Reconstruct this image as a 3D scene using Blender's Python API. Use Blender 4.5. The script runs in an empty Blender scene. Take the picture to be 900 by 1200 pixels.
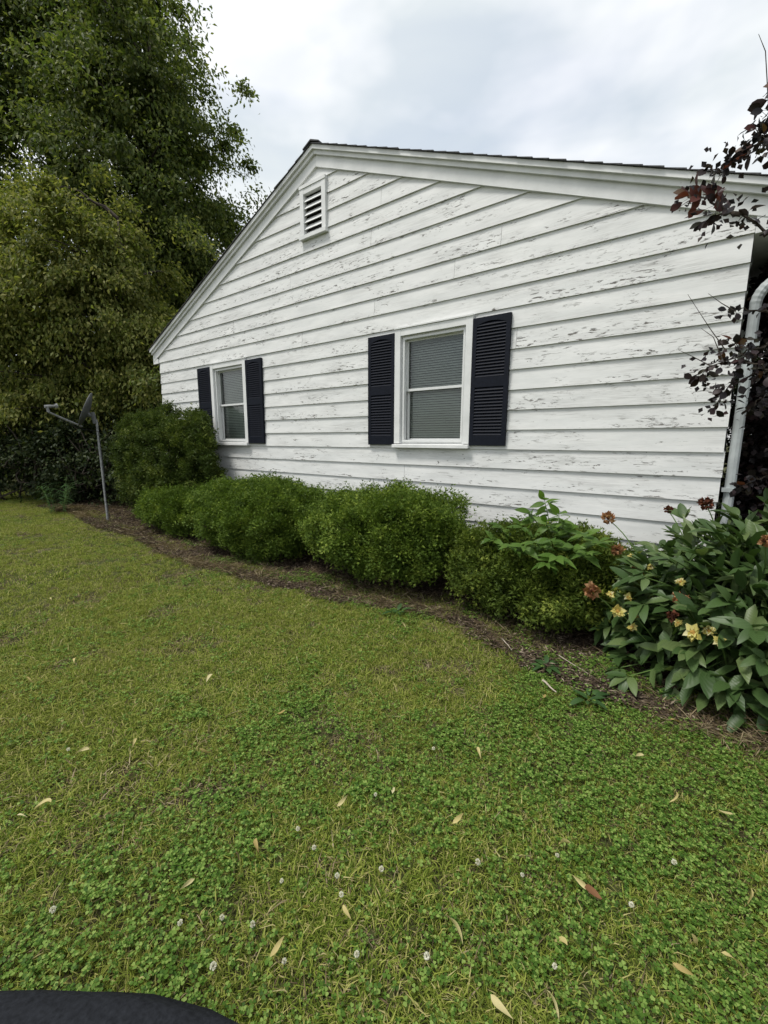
import bpy, math, random
import numpy as np
from mathutils import Vector, Matrix, noise as mnoise

scene = bpy.context.scene
COL = scene.collection
rng = np.random.default_rng(7)
random.seed(7)

# ------------------------------------------------------------------ camera
CAM = np.array([-0.1428, -3.9771, 1.35])
YAW, PITCH, ROLL, FPX = -0.63918168, 0.16458, 0.00523426, 492.4112
_f = np.array([math.sin(YAW)*math.cos(PITCH), math.cos(YAW)*math.cos(PITCH), -math.sin(PITCH)])
_r = np.array([math.cos(YAW), -math.sin(YAW), 0.0])
_u = np.cross(_r, _f)
_r, _u = _r*math.cos(ROLL)+_u*math.sin(ROLL), _u*math.cos(ROLL)-_r*math.sin(ROLL)
cam_data = bpy.data.cameras.new('camera')
cam = bpy.data.objects.new('camera', cam_data)
COL.objects.link(cam)
cam_data.sensor_fit = 'VERTICAL'
cam_data.sensor_height = 24.0
cam_data.lens = FPX/1200.0*24.0
cam_data.clip_start = 0.02
cam_data.clip_end = 3000
cam.matrix_world = Matrix(((_r[0], _u[0], -_f[0], CAM[0]), (_r[1], _u[1], -_f[1], CAM[1]),
                           (_r[2], _u[2], -_f[2], CAM[2]), (0, 0, 0, 1)))
scene.camera = cam


def at(u, v, y):
    """point of the plane at depth y that the survey photo pixel (900x1200) looks at"""
    d = _r*(u-450)/FPX - _u*(v-600)/FPX + _f
    return CAM + d*((y-CAM[1])/d[1])


# ------------------------------------------------------------------ world, sun, exposure
SUN_EL, SUN_AZ = math.radians(64), math.radians(212)      # azimuth clockwise from +y
world = bpy.data.worlds.new('World')
scene.world = world
world.use_nodes = True
nt = world.node_tree
nt.nodes.clear()
W = nt.nodes.new
wo = W('ShaderNodeOutputWorld'); wb = W('ShaderNodeBackground')
sky = W('ShaderNodeTexSky'); sky.sky_type = 'NISHITA'; sky.sun_disc = False
sky.sun_elevation = SUN_EL; sky.sun_rotation = SUN_AZ
sky.air_density = 1.0; sky.dust_density = 2.5; sky.ozone_density = 1.0
tc = W('ShaderNodeTexCoord'); mp = W('ShaderNodeMapping'); mp.inputs['Scale'].default_value = (1, 1, 2.2)
mp.inputs['Location'].default_value = (0.35, 0.1, 0.0)
n1 = W('ShaderNodeTexNoise'); n1.inputs['Scale'].default_value = 1.9; n1.inputs['Detail'].default_value = 5
n1.inputs['Roughness'].default_value = 0.5; n1.inputs['Distortion'].default_value = 0.5
cr = W('ShaderNodeValToRGB')
cr.color_ramp.elements[0].position = 0.36; cr.color_ramp.elements[0].color = (0.62, 0.62, 0.62, 1)
cr.color_ramp.elements[1].position = 0.60; cr.color_ramp.elements[1].color = (1, 1, 1, 1)
n2 = W('ShaderNodeTexNoise'); n2.inputs['Scale'].default_value = 3.2; n2.inputs['Detail'].default_value = 4
cc = W('ShaderNodeValToRGB')
cc.color_ramp.elements[0].position = 0.38; cc.color_ramp.elements[0].color = (3.95, 4.25, 4.4, 1)
cc.color_ramp.elements[1].position = 0.58; cc.color_ramp.elements[1].color = (5.45, 5.5, 5.5, 1)
mx = W('ShaderNodeMix'); mx.data_type = 'RGBA'
nt.links.new(tc.outputs['Generated'], mp.inputs['Vector'])
nt.links.new(mp.outputs[0], n1.inputs['Vector']); nt.links.new(mp.outputs[0], n2.inputs['Vector'])
nt.links.new(n1.outputs['Fac'], cr.inputs[0]); nt.links.new(n2.outputs['Fac'], cc.inputs[0])
nt.links.new(cr.outputs[0], mx.inputs['Factor'])
nt.links.new(sky.outputs[0], mx.inputs['A']); nt.links.new(cc.outputs[0], mx.inputs['B'])
nt.links.new(mx.outputs['Result'], wb.inputs['Color'])
wb.inputs['Strength'].default_value = 0.10
nt.links.new(wb.outputs[0], wo.inputs['Surface'])

sun_data = bpy.data.lights.new('sun', 'SUN')
sun_data.energy = 1.5; sun_data.angle = math.radians(14); sun_data.color = (1.0, 0.965, 0.90)
sun = bpy.data.objects.new('sun', sun_data); COL.objects.link(sun)
_sd = Vector((math.sin(SUN_AZ)*math.cos(SUN_EL), math.cos(SUN_AZ)*math.cos(SUN_EL), math.sin(SUN_EL)))
sun.rotation_euler = _sd.to_track_quat('Z', 'Y').to_euler()
sun.location = (0, -6, 12)

vs = scene.view_settings
vs.view_transform = 'Standard'; vs.look = 'None'; vs.gamma = 1.0; vs.use_curve_mapping = False
vs.exposure = 1.04
scene.cycles.max_bounces = 4; scene.cycles.diffuse_bounces = 3; scene.cycles.glossy_bounces = 2; scene.cycles.transmission_bounces = 3; scene.cycles.transparent_max_bounces = 8
scene.cycles.use_denoising = True


# ------------------------------------------------------------------ object helpers
def tag(o, label=None, cat=None, group=None, kind=None):
    if label: o['label'] = label
    if cat: o['category'] = cat
    if group: o['group'] = group
    if kind: o['kind'] = kind
    return o


def link(name, me, mat=None, parent=None):
    o = bpy.data.objects.new(name, me)
    COL.objects.link(o)
    if mat is not None and not me.materials: me.materials.append(mat)
    if parent is not None: o.parent = parent
    return o


def empty(name, loc=(0, 0, 0)):
    o = bpy.data.objects.new(name, None); COL.objects.link(o); o.location = loc; o.empty_display_size = 0.1
    return o


class MB:
    """collects vertices and faces of one mesh"""
    def __init__(s): s.v = []; s.f = []; s.n = 0
    def add(s, V, F):
        V = np.asarray(V, float); s.v.append(V); s.f += [tuple(i+s.n for i in f) for f in F]; s.n += len(V)
    def box(s, x0, x1, y0, y1, z0, z1):
        s.add([(x0,y0,z0),(x1,y0,z0),(x1,y1,z0),(x0,y1,z0),(x0,y0,z1),(x1,y0,z1),(x1,y1,z1),(x0,y1,z1)],
              [(0,3,2,1),(4,5,6,7),(0,1,5,4),(1,2,6,5),(2,3,7,6),(3,0,4,7)])
    def tube(s, P, R, n=6, cap=True):
        P = np.asarray(P, float); m = len(P); V = []
        T = np.gradient(P, axis=0); T /= np.linalg.norm(T, axis=1)[:, None]+1e-9
        ref = np.array([0.0, 0, 1]) if abs(T[0][2]) < .9 else np.array([1.0, 0, 0])
        for i in range(m):
            a = np.cross(T[i], ref); a /= np.linalg.norm(a)+1e-9; b = np.cross(T[i], a)
            ref = b if False else ref
            for k in range(n):
                th = 2*math.pi*k/n
                V.append(P[i]+(a*math.cos(th)+b*math.sin(th))*R[i])
        F = [(i*n+k, i*n+(k+1) % n, (i+1)*n+(k+1) % n, (i+1)*n+k) for i in range(m-1) for k in range(n)]
        if cap: F += [tuple(range(n))[::-1], tuple((m-1)*n+k for k in range(n))]
        s.add(V, F)
    def prism(s, poly, yf, yb):
        """poly: (x,z) list; yf(x,z) front depth, yb back depth"""
        n = len(poly)
        V = [(x, yf(x, z) if callable(yf) else yf, z) for x, z in poly]+[(x, yb(x, z) if callable(yb) else yb, z) for x, z in poly]
        F = [tuple(range(n)), tuple(range(2*n-1, n-1, -1))]+[(i, n+i, n+(i+1) % n, (i+1) % n) for i in range(n)]
        s.add(V, F)
    def mesh(s, name, smooth=False):
        me = bpy.data.meshes.new(name)
        me.from_pydata(np.concatenate(s.v).tolist(), [], s.f)
        if smooth: me.polygons.foreach_set('use_smooth', [True]*len(me.polygons))
        me.update(); return me
    def build(s, name, mat, parent=None, smooth=False):
        return link(name, s.mesh(name, smooth), mat, parent)


def np_mesh(name, V, F, smooth=False, attrs=None):
    """V (n,3), F (m,k) arrays of equal-sized faces, quick"""
    V = np.ascontiguousarray(V, np.float32); F = np.ascontiguousarray(F, np.int32)
    me = bpy.data.meshes.new(name); m, k = F.shape
    me.vertices.add(len(V)); me.vertices.foreach_set('co', V.ravel())
    me.loops.add(m*k); me.loops.foreach_set('vertex_index', F.ravel())
    me.polygons.add(m); me.polygons.foreach_set('loop_start', np.arange(m, dtype=np.int32)*k)
    if smooth: me.polygons.foreach_set('use_smooth', np.ones(m, bool))
    me.update(calc_edges=True)
    if attrs:
        for a, val in attrs.items():
            at_ = me.attributes.new(a, 'FLOAT', 'POINT'); at_.data.foreach_set('value', np.ascontiguousarray(val, np.float32))
    return me


def nrm(a):
    return a/(np.linalg.norm(a, axis=-1, keepdims=True)+1e-9)


def leaf_cloud(P, D, N, L, Wd, fold=0.25, curl=0.0):
    """one folded four-cornered leaf per row -> V, F(tri)"""
    D = nrm(D); S = nrm(np.cross(D, N)); N = np.cross(S, D); n = len(P)
    L = np.broadcast_to(L, (n,))[:, None]; Wd = np.broadcast_to(Wd, (n,))[:, None]
    mid = P+D*L*0.45
    V = np.stack([P, mid+S*Wd*.5+N*Wd*fold, P+D*L-N*L*curl, mid-S*Wd*.5+N*Wd*fold], 1).reshape(-1, 3)
    b = np.arange(n)[:, None]*4
    F = np.concatenate([b+np.array([0, 1, 2]), b+np.array([0, 2, 3])], 1).reshape(-1, 3)
    return V, F


def leaf_cloud6(P, D, N, L, Wd, fold=.2, curl=.2):
    D = nrm(D); S = nrm(np.cross(D, N)); N = np.cross(S, D); n = len(P)
    L = np.broadcast_to(L, (n,))[:, None]; Wd = np.broadcast_to(Wd, (n,))[:, None]
    a = P+D*L*.28-N*L*curl*.1; b = P+D*L*.68-N*L*curl*.45
    V = np.stack([P, a+S*Wd*.46+N*Wd*fold*.9, b+S*Wd*.42+N*Wd*fold*.8, P+D*L-N*L*curl, b-S*Wd*.42+N*Wd*fold*.8, a-S*Wd*.46+N*Wd*fold*.9, (a+b)/2], 1).reshape(-1, 3)
    q = np.arange(n)[:, None]*7
    F = np.concatenate([q+np.array(t) for t in ((6, 0, 1), (6, 1, 2), (6, 2, 3), (6, 3, 4), (6, 4, 5), (6, 5, 0))], 1).reshape(-1, 3)
    return V, F


def rand_dir(n):
    return nrm(rng.normal(size=(n, 3)))


def vnoise(x, y, seed=0):
    """smooth value noise on arrays, 0..1"""
    x = np.asarray(x, float); y = np.asarray(y, float)
    g = np.random.default_rng(100+seed).random((64, 64))
    xi = np.floor(x).astype(int); yi = np.floor(y).astype(int); fx = x-xi; fy = y-yi
    fx = fx*fx*(3-2*fx); fy = fy*fy*(3-2*fy)
    a = g[xi % 64, yi % 64]; b = g[(xi+1) % 64, yi % 64]; c = g[xi % 64, (yi+1) % 64]; d = g[(xi+1) % 64, (yi+1) % 64]
    return (a*(1-fx)+b*fx)*(1-fy)+(c*(1-fx)+d*fx)*fy


def fbm(x, y, seed=0, o=3):
    t = 0; s = 0
    for k in range(o):
        w = .5**k; t = t+w*vnoise(np.asarray(x)*2**k+17*k, np.asarray(y)*2**k+5*k, seed+k); s += w
    return t/s


# ------------------------------------------------------------------ materials
class NT:
    def __init__(s, name):
        s.m = bpy.data.materials.new(name); s.m.use_nodes = True; s.t = s.m.node_tree; s.t.nodes.clear()
        s.out = s.n('ShaderNodeOutputMaterial')
    def n(s, t, **k):
        x = s.t.nodes.new(t)
        for a, b in k.items(): setattr(x, a, b)
        return x
    def l(s, a, b): s.t.links.new(a, b)
    def noise(s, vec, scale, detail=3, rough=.55, dist=0.0):
        x = s.n('ShaderNodeTexNoise'); x.inputs['Scale'].default_value = scale; x.inputs['Detail'].default_value = detail
        x.inputs['Roughness'].default_value = rough; x.inputs['Distortion'].default_value = dist
        if vec is not None: s.l(vec, x.inputs['Vector'])
        return x.outputs['Fac']
    def ramp(s, fac, stops):
        x = s.n('ShaderNodeValToRGB'); e = x.color_ramp.elements
        while len(e) < len(stops): e.new(.5)
        for i, (p, c) in enumerate(stops):
            e[i].position = p; e[i].color = (c, c, c, 1) if isinstance(c, (int, float)) else (*c, 1)
        s.l(fac, x.inputs[0]); return x.outputs[0]
    def mapping(s, vec, scale=(1, 1, 1)):
        x = s.n('ShaderNodeMapping'); x.inputs['Scale'].default_value = scale; s.l(vec, x.inputs['Vector']); return x.outputs[0]
    def mix(s, f, a, b, mode='MIX'):
        x = s.n('ShaderNodeMix', data_type='RGBA', blend_type=mode)
        for k, val in (('Factor', f), ('A', a), ('B', b)):
            if isinstance(val, (int, float)): x.inputs[k].default_value = val if k == 'Factor' else (val, val, val, 1)
            elif isinstance(val, tuple): x.inputs[k].default_value = (*val, 1)
            else: s.l(val, x.inputs[k])
        return x.outputs['Result']
    def math(s, op, a, b=0.0):
        x = s.n('ShaderNodeMath', operation=op)
        for i, val in enumerate((a, b)):
            if isinstance(val, (int, float)): x.inputs[i].default_value = val
            else: s.l(val, x.inputs[i])
        return x.outputs[0]
    def bsdf(s, col, rough=.6, spec=.5, bump=None, bstr=.3, bdist=.01, **kw):
        p = s.n('ShaderNodeBsdfPrincipled')
        if isinstance(col, tuple): p.inputs['Base Color'].default_value = (*col, 1)
        else: s.l(col, p.inputs['Base Color'])
        if isinstance(rough, (int, float)): p.inputs['Roughness'].default_value = rough
        else: s.l(rough, p.inputs['Roughness'])
        p.inputs['Specular IOR Level'].default_value = spec
        for k, v in kw.items(): p.inputs[k].default_value = v
        if bump is not None:
            b = s.n('ShaderNodeBump'); b.inputs['Strength'].default_value = bstr; b.inputs['Distance'].default_value = bdist
            s.l(bump, b.inputs['Height']); s.l(b.outputs[0], p.inputs['Normal'])
        return p.outputs[0]
    def done(s, sh): s.l(sh, s.out.inputs['Surface']); return s.m


def leaf_mat(name, stops, trans=.3, rough=.5, spec=.35, patch=None, vein=False):
    """foliage: colour differs from leaf to leaf; light passes through"""
    t = NT(name); g = t.n('ShaderNodeNewGeometry')
    oi = t.n('ShaderNodeObjectInfo')
    f = t.math('FRACT', t.math('ADD', g.outputs['Random Per Island'], oi.outputs['Random']))
    col = t.ramp(f, stops)
    if patch:
        nz = t.ramp(t.noise(g.outputs['Position'], patch[0], 3), [(.35, 0.0), (.65, 1.0)])
        col = t.mix(t.math('MULTIPLY', nz, patch[2]), col, patch[1])
    bump = None
    if vein:
        tcx = t.n('ShaderNodeTexCoord'); w = t.n('ShaderNodeTexWave', wave_type='BANDS', bands_direction='DIAGONAL')
        w.inputs['Scale'].default_value = 28; w.inputs['Distortion'].default_value = 1.5; w.inputs['Detail'].default_value = 1
        t.l(tcx.outputs['Object'], w.inputs['Vector']); bump = w.outputs['Fac']
    sh = t.bsdf(col, rough, spec, bump, .14, .003)
    tr = t.n('ShaderNodeBsdfTranslucent'); lit = t.mix(1.0, col, (1.25, 1.35, .7), 'MULTIPLY'); t.l(lit, tr.inputs['Color'])
    m = t.n('ShaderNodeMixShader'); m.inputs[0].default_value = trans
    t.l(sh, m.inputs[1]); t.l(tr.outputs[0], m.inputs[2])
    return t.done(m.outputs[0])


def plain(name, col, rough=.5, spec=.5, var=.12, scale=30, bstr=.15, **kw):
    t = NT(name); tcx = t.n('ShaderNodeTexCoord')
    nz = t.noise(tcx.outputs['Object'], scale, 4)
    dark = tuple(c*(1-var) for c in col); lite = tuple(min(1, c*(1+var)) for c in col)
    c = t.ramp(nz, [(.3, dark), (.7, lite)])
    return t.done(t.bsdf(c, rough, spec, nz, bstr, .002, **kw))


def siding_mat():
    t = NT('peeling_white_paint'); tcx = t.n('ShaderNodeTexCoord'); oi = t.n('ShaderNodeObjectInfo')
    off = t.n('ShaderNodeCombineXYZ'); t.l(t.math('MULTIPLY', oi.outputs['Random'], 37.0), off.inputs[1])
    va = t.n('ShaderNodeVectorMath', operation='ADD'); t.l(tcx.outputs['Object'], va.inputs[0]); t.l(off.outputs[0], va.inputs[1])
    v = va.outputs[0]
    # flakes: short ragged strokes along the grain, gathered in patches
    fl = t.noise(t.mapping(v, (7, 7, 38)), 1.6, 7, .68, .5)
    crack = t.ramp(fl, [(.40, 1.0), (.425, 0.0)])
    fl2 = t.noise(t.mapping(v, (5, 5, 60)), 2.6, 6, .7, .3)
    crack2 = t.ramp(fl2, [(.345, 1.0), (.37, 0.0)])
    patch = t.ramp(t.noise(t.mapping(v, (.85, .85, 3.5)), 1.0, 2, .5), [(.50, 0.0), (.59, 1.0)])
    patch2 = t.ramp(t.noise(t.mapping(v, (2.3, 2.3, 6)), 1.3, 2, .5), [(.56, 0.0), (.64, 1.0)])
    m = t.math('MAXIMUM', t.math('MULTIPLY', crack, patch), t.math('MULTIPLY', crack2, patch2))
    big = t.ramp(t.noise(t.mapping(v, (4.5, 4.5, 17)), 1.9, 8, .72, .8), [(.40, 1.0), (.415, 0.0)])
    patch3 = t.ramp(t.noise(t.mapping(v, (.9, .9, 5)), 1.7, 2, .5), [(.57, 0.0), (.63, 1.0)])
    m = t.math('MAXIMUM', m, t.math('MULTIPLY', big, patch3))
    sx = t.n('ShaderNodeSeparateXYZ'); t.l(tcx.outputs['Object'], sx.inputs[0])
    fz = t.math('FRACT', t.math('ADD', t.math('DIVIDE', t.math('SUBTRACT', sx.outputs[2], 1.289), .183), 40.0))
    m = t.math('MULTIPLY', m, t.ramp(fz, [(.0, 1.0), (.35, 1.0), (.62, .35), (1.0, .15)]))
    m = t.math('MAXIMUM', m, t.math('MULTIPLY', t.math('MULTIPLY', crack, patch2), .8))
    speck = t.ramp(t.noise(t.mapping(v, (14, 14, 22)), 2.0, 2, .5), [(.205, 1.0), (.225, 0.0)])
    m = t.math('MAXIMUM', m, speck)
    wood = t.ramp(t.noise(t.mapping(v, (6, 6, 90)), 2, 4), [(.3, (.05, .045, .04)), (.7, (.20, .19, .17))])
    grime = t.ramp(t.noise(t.mapping(v, (1.4, 1.4, 9)), 1.4, 5, .6), [(.3, (.64, .65, .64)), (.75, (.79, .79, .775))])
    fine = t.noise(t.mapping(v, (9, 9, 160)), 1.5, 4, .6)
    worn = t.ramp(t.noise(t.mapping(v, (1.1, 1.1, 5)), 1.6, 4, .6), [(.45, 0.0), (.68, 1.0)])
    streak = t.ramp(t.noise(t.mapping(v, (3, 3, 75)), 1.7, 5, .65), [(.42, 1.0), (.60, 0.0)])
    base = t.mix(t.ramp(fine, [(.3, .22), (.6, 0.0)]), grime, (.52, .53, .51))
    base = t.mix(t.math('MULTIPLY', t.math('MULTIPLY', worn, streak), .55), base, (.40, .40, .385))
    col = t.mix(m, base, wood)
    h = t.math('SUBTRACT', t.math('MULTIPLY', fine, .25), m)
    return t.done(t.bsdf(col, .62, .35, h, .5, .003))


def trim_mat():
    t = NT('weathered_white_trim'); tcx = t.n('ShaderNodeTexCoord'); v = tcx.outputs['Object']
    n = t.noise(v, 5, 5, .6); sp = t.ramp(t.noise(t.mapping(v, (12, 12, 30)), 1.6, 5, .65), [(.255, 1.0), (.28, 0.0)])
    c = t.ramp(n, [(.3, (.62, .63, .62)), (.7, (.76, .765, .755))])
    return t.done(t.bsdf(t.mix(sp, c, (.16, .15, .13)), .55, .4, n, .15, .003))


M = {}
M['siding'] = siding_mat()
M['trim'] = trim_mat()
M['vinyl'] = plain('white_vinyl', (.68, .69, .68), .35, .5, .04, 20, .05)
M['shutter'] = plain('navy_black_shutter', (.0065, .0085, .015), .6, .15, .25, 40, .12)
M['metal_white'] = plain('painted_downspout', (.40, .43, .43), .5, .3, .3, 5, .08)
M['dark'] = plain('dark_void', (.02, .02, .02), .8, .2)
M['blind'] = plain('grey_green_blind', (.50, .54, .50), .55, .3, .06, 8, .05)
M['gray_metal'] = plain('galvanised_grey', (.21, .215, .215), .55, .3, .35, 25, .1)
M['dish'] = plain('dark_grey_dish', (.10, .105, .11), .5, .4, .15, 12, .05)
M['found'] = plain('grey_block_foundation', (.33, .33, .31), .85, .2, .15, 14, .4)
M['unknown_shape'] = plain('charcoal_matte', (.016, .0175, .021), .95, .1, .35, 90, .6)
M['shingle'] = plain('asphalt_shingle', (.075, .075, .078), .95, .2, .45, 60, .6)
M['bark'] = plain('grey_brown_bark', (.055, .045, .036), .9, .2, .45, 18, .8)
M['twig'] = plain('brown_twig', (.075, .052, .036), .85, .2, .35, 30, .4)
M['stem_green'] = plain('green_stem', (.10, .17, .04), .55, .4, .2, 30, .1)

t = NT('window_glass'); gl = t.n('ShaderNodeBsdfGlossy'); gl.inputs['Roughness'].default_value = .02
tp = t.n('ShaderNodeBsdfTransparent'); tp.inputs['Color'].default_value = (.84, .88, .86, 1)
fr = t.n('ShaderNodeFresnel'); fr.inputs['IOR'].default_value = 1.52
m_ = t.n('ShaderNodeMixShader'); t.l(t.math('MULTIPLY', fr.outputs[0], 1.5), m_.inputs[0]); t.l(tp.outputs[0], m_.inputs[1]); t.l(gl.outputs[0], m_.inputs[2])
M['glass'] = t.done(m_.outputs[0])

# ------------------------------------------------------------------ the ground
BED = [(-30, 0.4), (-14, -0.5), (-11.0, -1.2), (-9.6, -1.12), (-8.6, -1.22), (-7.6, -1.36), (-6.6, -1.30), (-5.5, -1.42), (-4.6, -1.52), (-3.7, -1.50),
       (-3.0, -1.36), (-2.3, -1.28), (-1.7, -1.10), (-1.25, -1.24), (-.85, -1.40), (-.35, -1.52), (.2, -1.52), (.8, -1.56), (3, -1.7), (8, -1.6)]
_bx = np.array([p[0] for p in BED]); _by = np.array([p[1] for p in BED])


def bed_y(x):
    """front edge of the planting bed"""
    x = np.asarray(x, float)
    return np.interp(x, _bx, _by)+.13*(fbm(x*3.1, x*0+3, 40)-.5)+.06*(fbm(x*13, x*0+9, 41)-.5)


def ground_mat():
    t = NT('lawn_thatch'); g = t.n('ShaderNodeNewGeometry'); v = g.outputs['Position']
    a = t.noise(v, 60, 5, .7); b = t.noise(v, 1.1, 4)
    c = t.ramp(a, [(.25, (.014, .014, .007)), (.5, (.045, .040, .018)), (.75, (.13, .10, .05))])
    c2 = t.ramp(a, [(.25, (.028, .034, .012)), (.5, (.062, .076, .024)), (.75, (.12, .12, .05))])
    far = t.mix(t.ramp(b, [(.35, 0.0), (.65, 1.0)]), c, c2)
    return t.done(t.bsdf(far, .95, .1, a, .8, .015))


def grid_sheet(name, xs, ys, zf, mat):
    X, Y = np.meshgrid(xs, ys); Z = zf(X, Y); V = np.stack([X, Y, Z], -1).reshape(-1, 3); nx = len(xs); ny = len(ys)
    i, j = np.meshgrid(np.arange(nx-1), np.arange(ny-1)); a = (j*nx+i).ravel()
    return link(name, np_mesh(name, V, np.stack([a, a+1, a+1+nx, a+nx], 1), True), mat)


def gz(x, y):
    """gentle unevenness of the lawn"""
    return .035*(fbm(np.asarray(x)*.9, np.asarray(y)*.9, 3)-.5)


xs = np.unique(np.concatenate([np.linspace(-900, -40, 12), np.linspace(-40, -16, 25), np.linspace(-16, 5, 106), np.linspace(5, 40, 20), np.linspace(40, 900, 12)]))
ys = np.unique(np.concatenate([np.linspace(-900, -40, 12), np.linspace(-40, -9, 20), np.linspace(-9, 3, 61), np.linspace(3, 60, 30), np.linspace(60, 900, 12)]))
lawn_ground = grid_sheet('lawn_ground', xs, ys, gz, ground_mat())
tag(lawn_ground, 'mown lawn in front of the white house', 'lawn', kind='structure')


def mulch_mat():
    t = NT('brown_mulch'); g = t.n('ShaderNodeNewGeometry'); v = g.outputs['Position']
    a = t.noise(t.mapping(v, (45, 70, 45)), 1, 6, .75, .6); b = t.noise(v, 2.2, 3)
    c = t.ramp(a, [(.28, (.012, .0095, .007)), (.5, (.046, .035, .024)), (.72, (.13, .100, .066))])
    c = t.mix(t.ramp(b, [(.4, 0.0), (.7, .6)]), c, (.12, .085, .05))
    return t.done(t.bsdf(c, .95, .1, a, 1.0, .02))


bx = np.linspace(-13, 4, 341)
V = []; F = []
by0 = bed_y(bx); rows = np.linspace(0, 1, 30)
for r in rows:
    yy = by0*(1-r)+1.2*r
    e_ = -.012 if r < .04 else (.002 if r < .12 else .010)
    V.append(np.stack([bx, yy, gz(bx, yy)+e_+.010*fbm(bx*8, yy*8, 12)], 1))
V = np.concatenate(V); nx = len(bx)
i, j = np.meshgrid(np.arange(nx-1), np.arange(len(rows)-1)); a = (j*nx+i).ravel()
mulch = link('mulch_bed', np_mesh('mulch_bed', V, np.stack([a, a+1, a+1+nx, a+nx], 1), True), mulch_mat())
tag(mulch, 'brown mulch bed under the shrubs along the white wall', 'bed', kind='structure')

# ------------------------------------------------------------------ the house
E_ = 0.183                     # siding exposure
Z12 = 1.289                    # lower edge of the course level with the window sills
XL, XR = -8.203, 0.0
XM = (XL+XR)/2
SL = 0.4114
ZF = Z12+17.754*E_             # lower edge of the rake frieze at the peak
DEPTH = 11.0
house = empty('house', (XM, 0, 0))
tag(house, 'white gabled house with peeling lap siding and dark shutters', 'house')


def hpart(mb, name, mat, parent=house, smooth=False, label=None):
    me = mb.mesh(name, smooth)
    o = link(name, me, mat)
    o.parent = parent
    # meshes are written in world coordinates: undo the parents' places
    off = Vector((0, 0, 0)); p = parent
    while p is not None: off += p.location; p = p.parent
    me.transform(Matrix.Translation(-off))
    if label: o['label'] = label
    return o


def row_z(k): return Z12+(12-k)*E_


def clip(poly, a, b, c):
    """keep a*x+b*z<=c"""
    out = []
    for i in range(len(poly)):
        p, q = poly[i], poly[(i+1) % len(poly)]
        dp = a*p[0]+b*p[1]-c; dq = a*q[0]+b*q[1]-c
        if dp <= 0: out.append(p)
        if dp*dq < 0:
            s = dp/(dp-dq); out.append((p[0]+s*(q[0]-p[0]), p[1]+s*(q[1]-p[1])))
    return out


def rx(r): return r*E_
WIN = [(rx(-16.03), rx(-11.02)), (rx(-35.75), rx(-30.74))]
VENT = (rx(-23.9), rx(-21.55), Z12+13.8*E_, Z12+16.8*E_)
JOINT = {4: [-17.6*E_-.02], 5: [-24.2*E_], 13: [-25.4*E_], 2: [-9.75*E_]}


def board(x0, x1, zb, zt, full_b, jit):
    poly = [(x0, zb), (x1, zb), (x1, zt), (x0, zt)]
    top = ZF+.04
    poly = clip(poly, SL, 1, top+SL*XM); poly = clip(poly, -SL, 1, top-SL*XM)
    if len(poly) < 3: return
    xsz = [p[0] for p in poly]
    if max(xsz)-min(xsz) < .02: return
    mb = MB()
    yf = lambda x, z: -(.0175+jit-(.016)*(z-full_b)/E_)
    mb.prism(poly, yf, .004)
    hpart(mb, 'siding_board', M['siding'])


for k in range(17, -6, -1):
    zb = row_z(k); zt = zb+E_+(.0 if k in (6,) else .012)
    cuts = list(JOINT.get(k, []))
    if not cuts:
        s0 = random.uniform(1.2, 3.6)
        while s0 < 8.2:
            c0 = XL+s0
            if not (6 <= k <= 12 and any(a-.4 < c0 < b+.4 for a, b in WIN)): cuts.append(c0)
            s0 += 3.66
    segs = []; e0 = XL
    for c0 in sorted(cuts): segs.append((e0, c0-.0015)); e0 = c0+.0015
    segs.append((e0, XR+random.uniform(-.006, .006)))
    holes = []
    if 6 <= k <= 12: holes += [(a+.012, b-.012) for a, b in WIN]
    if -3 >= k >= -4 or k == -2: holes.append((VENT[0]+.012, VENT[1]-.012))
    for a, b in segs:
        parts = [(a, b)]
        for h0, h1 in holes:
            new = []
            for p, q in parts:
                if h0 > p: new.append((p, min(q, h0)))
                if h1 < q: new.append((max(p, h1), q))
            parts = [(p, q) for p, q in new if q-p > .01]
        for p, q in parts: board(p, q, zb, zt, zb, random.uniform(-.001, .002))

# sheathing behind the boards, side and rear walls, foundation
mb = MB()
def wall_panel(x0, x1, z0, z1): mb.box(x0, x1, .012, .10, z0, z1)
for a, b in ((XL+.004, WIN[1][0]+.03), (WIN[1][1]-.03, WIN[0][0]+.03), (WIN[0][1]-.03, XR-.006)): wall_panel(a, b, row_z(12)+.02, row_z(5)-.03)
wall_panel(XL+.004, XR-.006, row_z(17)+.01, row_z(12)+.02)
mb.prism([(XL+.004, row_z(5)-.03), (XR-.006, row_z(5)-.03), (XR-.006, ZF-SL*XM*-1+.0+.02), (XM, ZF+.05), (XL+.004, ZF+SL*XM+.02)], .012, .10)
hpart(mb, 'gable_sheathing', M['dark'])
for x0, x1, nm in ((XL+.001, XL+.10, 'side_wall'), (XR-.10, XR-.003, 'side_wall')):
    mb = MB(); mb.box(x0, x1, .101, DEPTH, row_z(17), row_z(4)+.08); sw = hpart(mb, nm, M['siding'])
    for k in range(17, 3, -1):
        b2 = MB(); z0 = row_z(k); z1 = z0+E_
        s = 1 if x0 > -1 else -1; xb = x1 if s > 0 else x0
        b2.add([(xb+s*.014, .005, z0), (xb+s*.002, .005, z1), (xb+s*.002, DEPTH, z1), (xb+s*.014, DEPTH, z0), (xb, .005, z0), (xb, DEPTH, z0)],
               [(0, 1, 2, 3), (0, 3, 5, 4)])
        hpart(b2, 'siding_board', M['siding'], sw)
mb = MB(); mb.prism([(XL, row_z(17)), (XR, row_z(17)), (XR, row_z(4)+.05), (XM, ZF+.05), (XL, row_z(4)+.05)], DEPTH, DEPTH+.1); hpart(mb, 'rear_wall', M['siding'])
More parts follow.
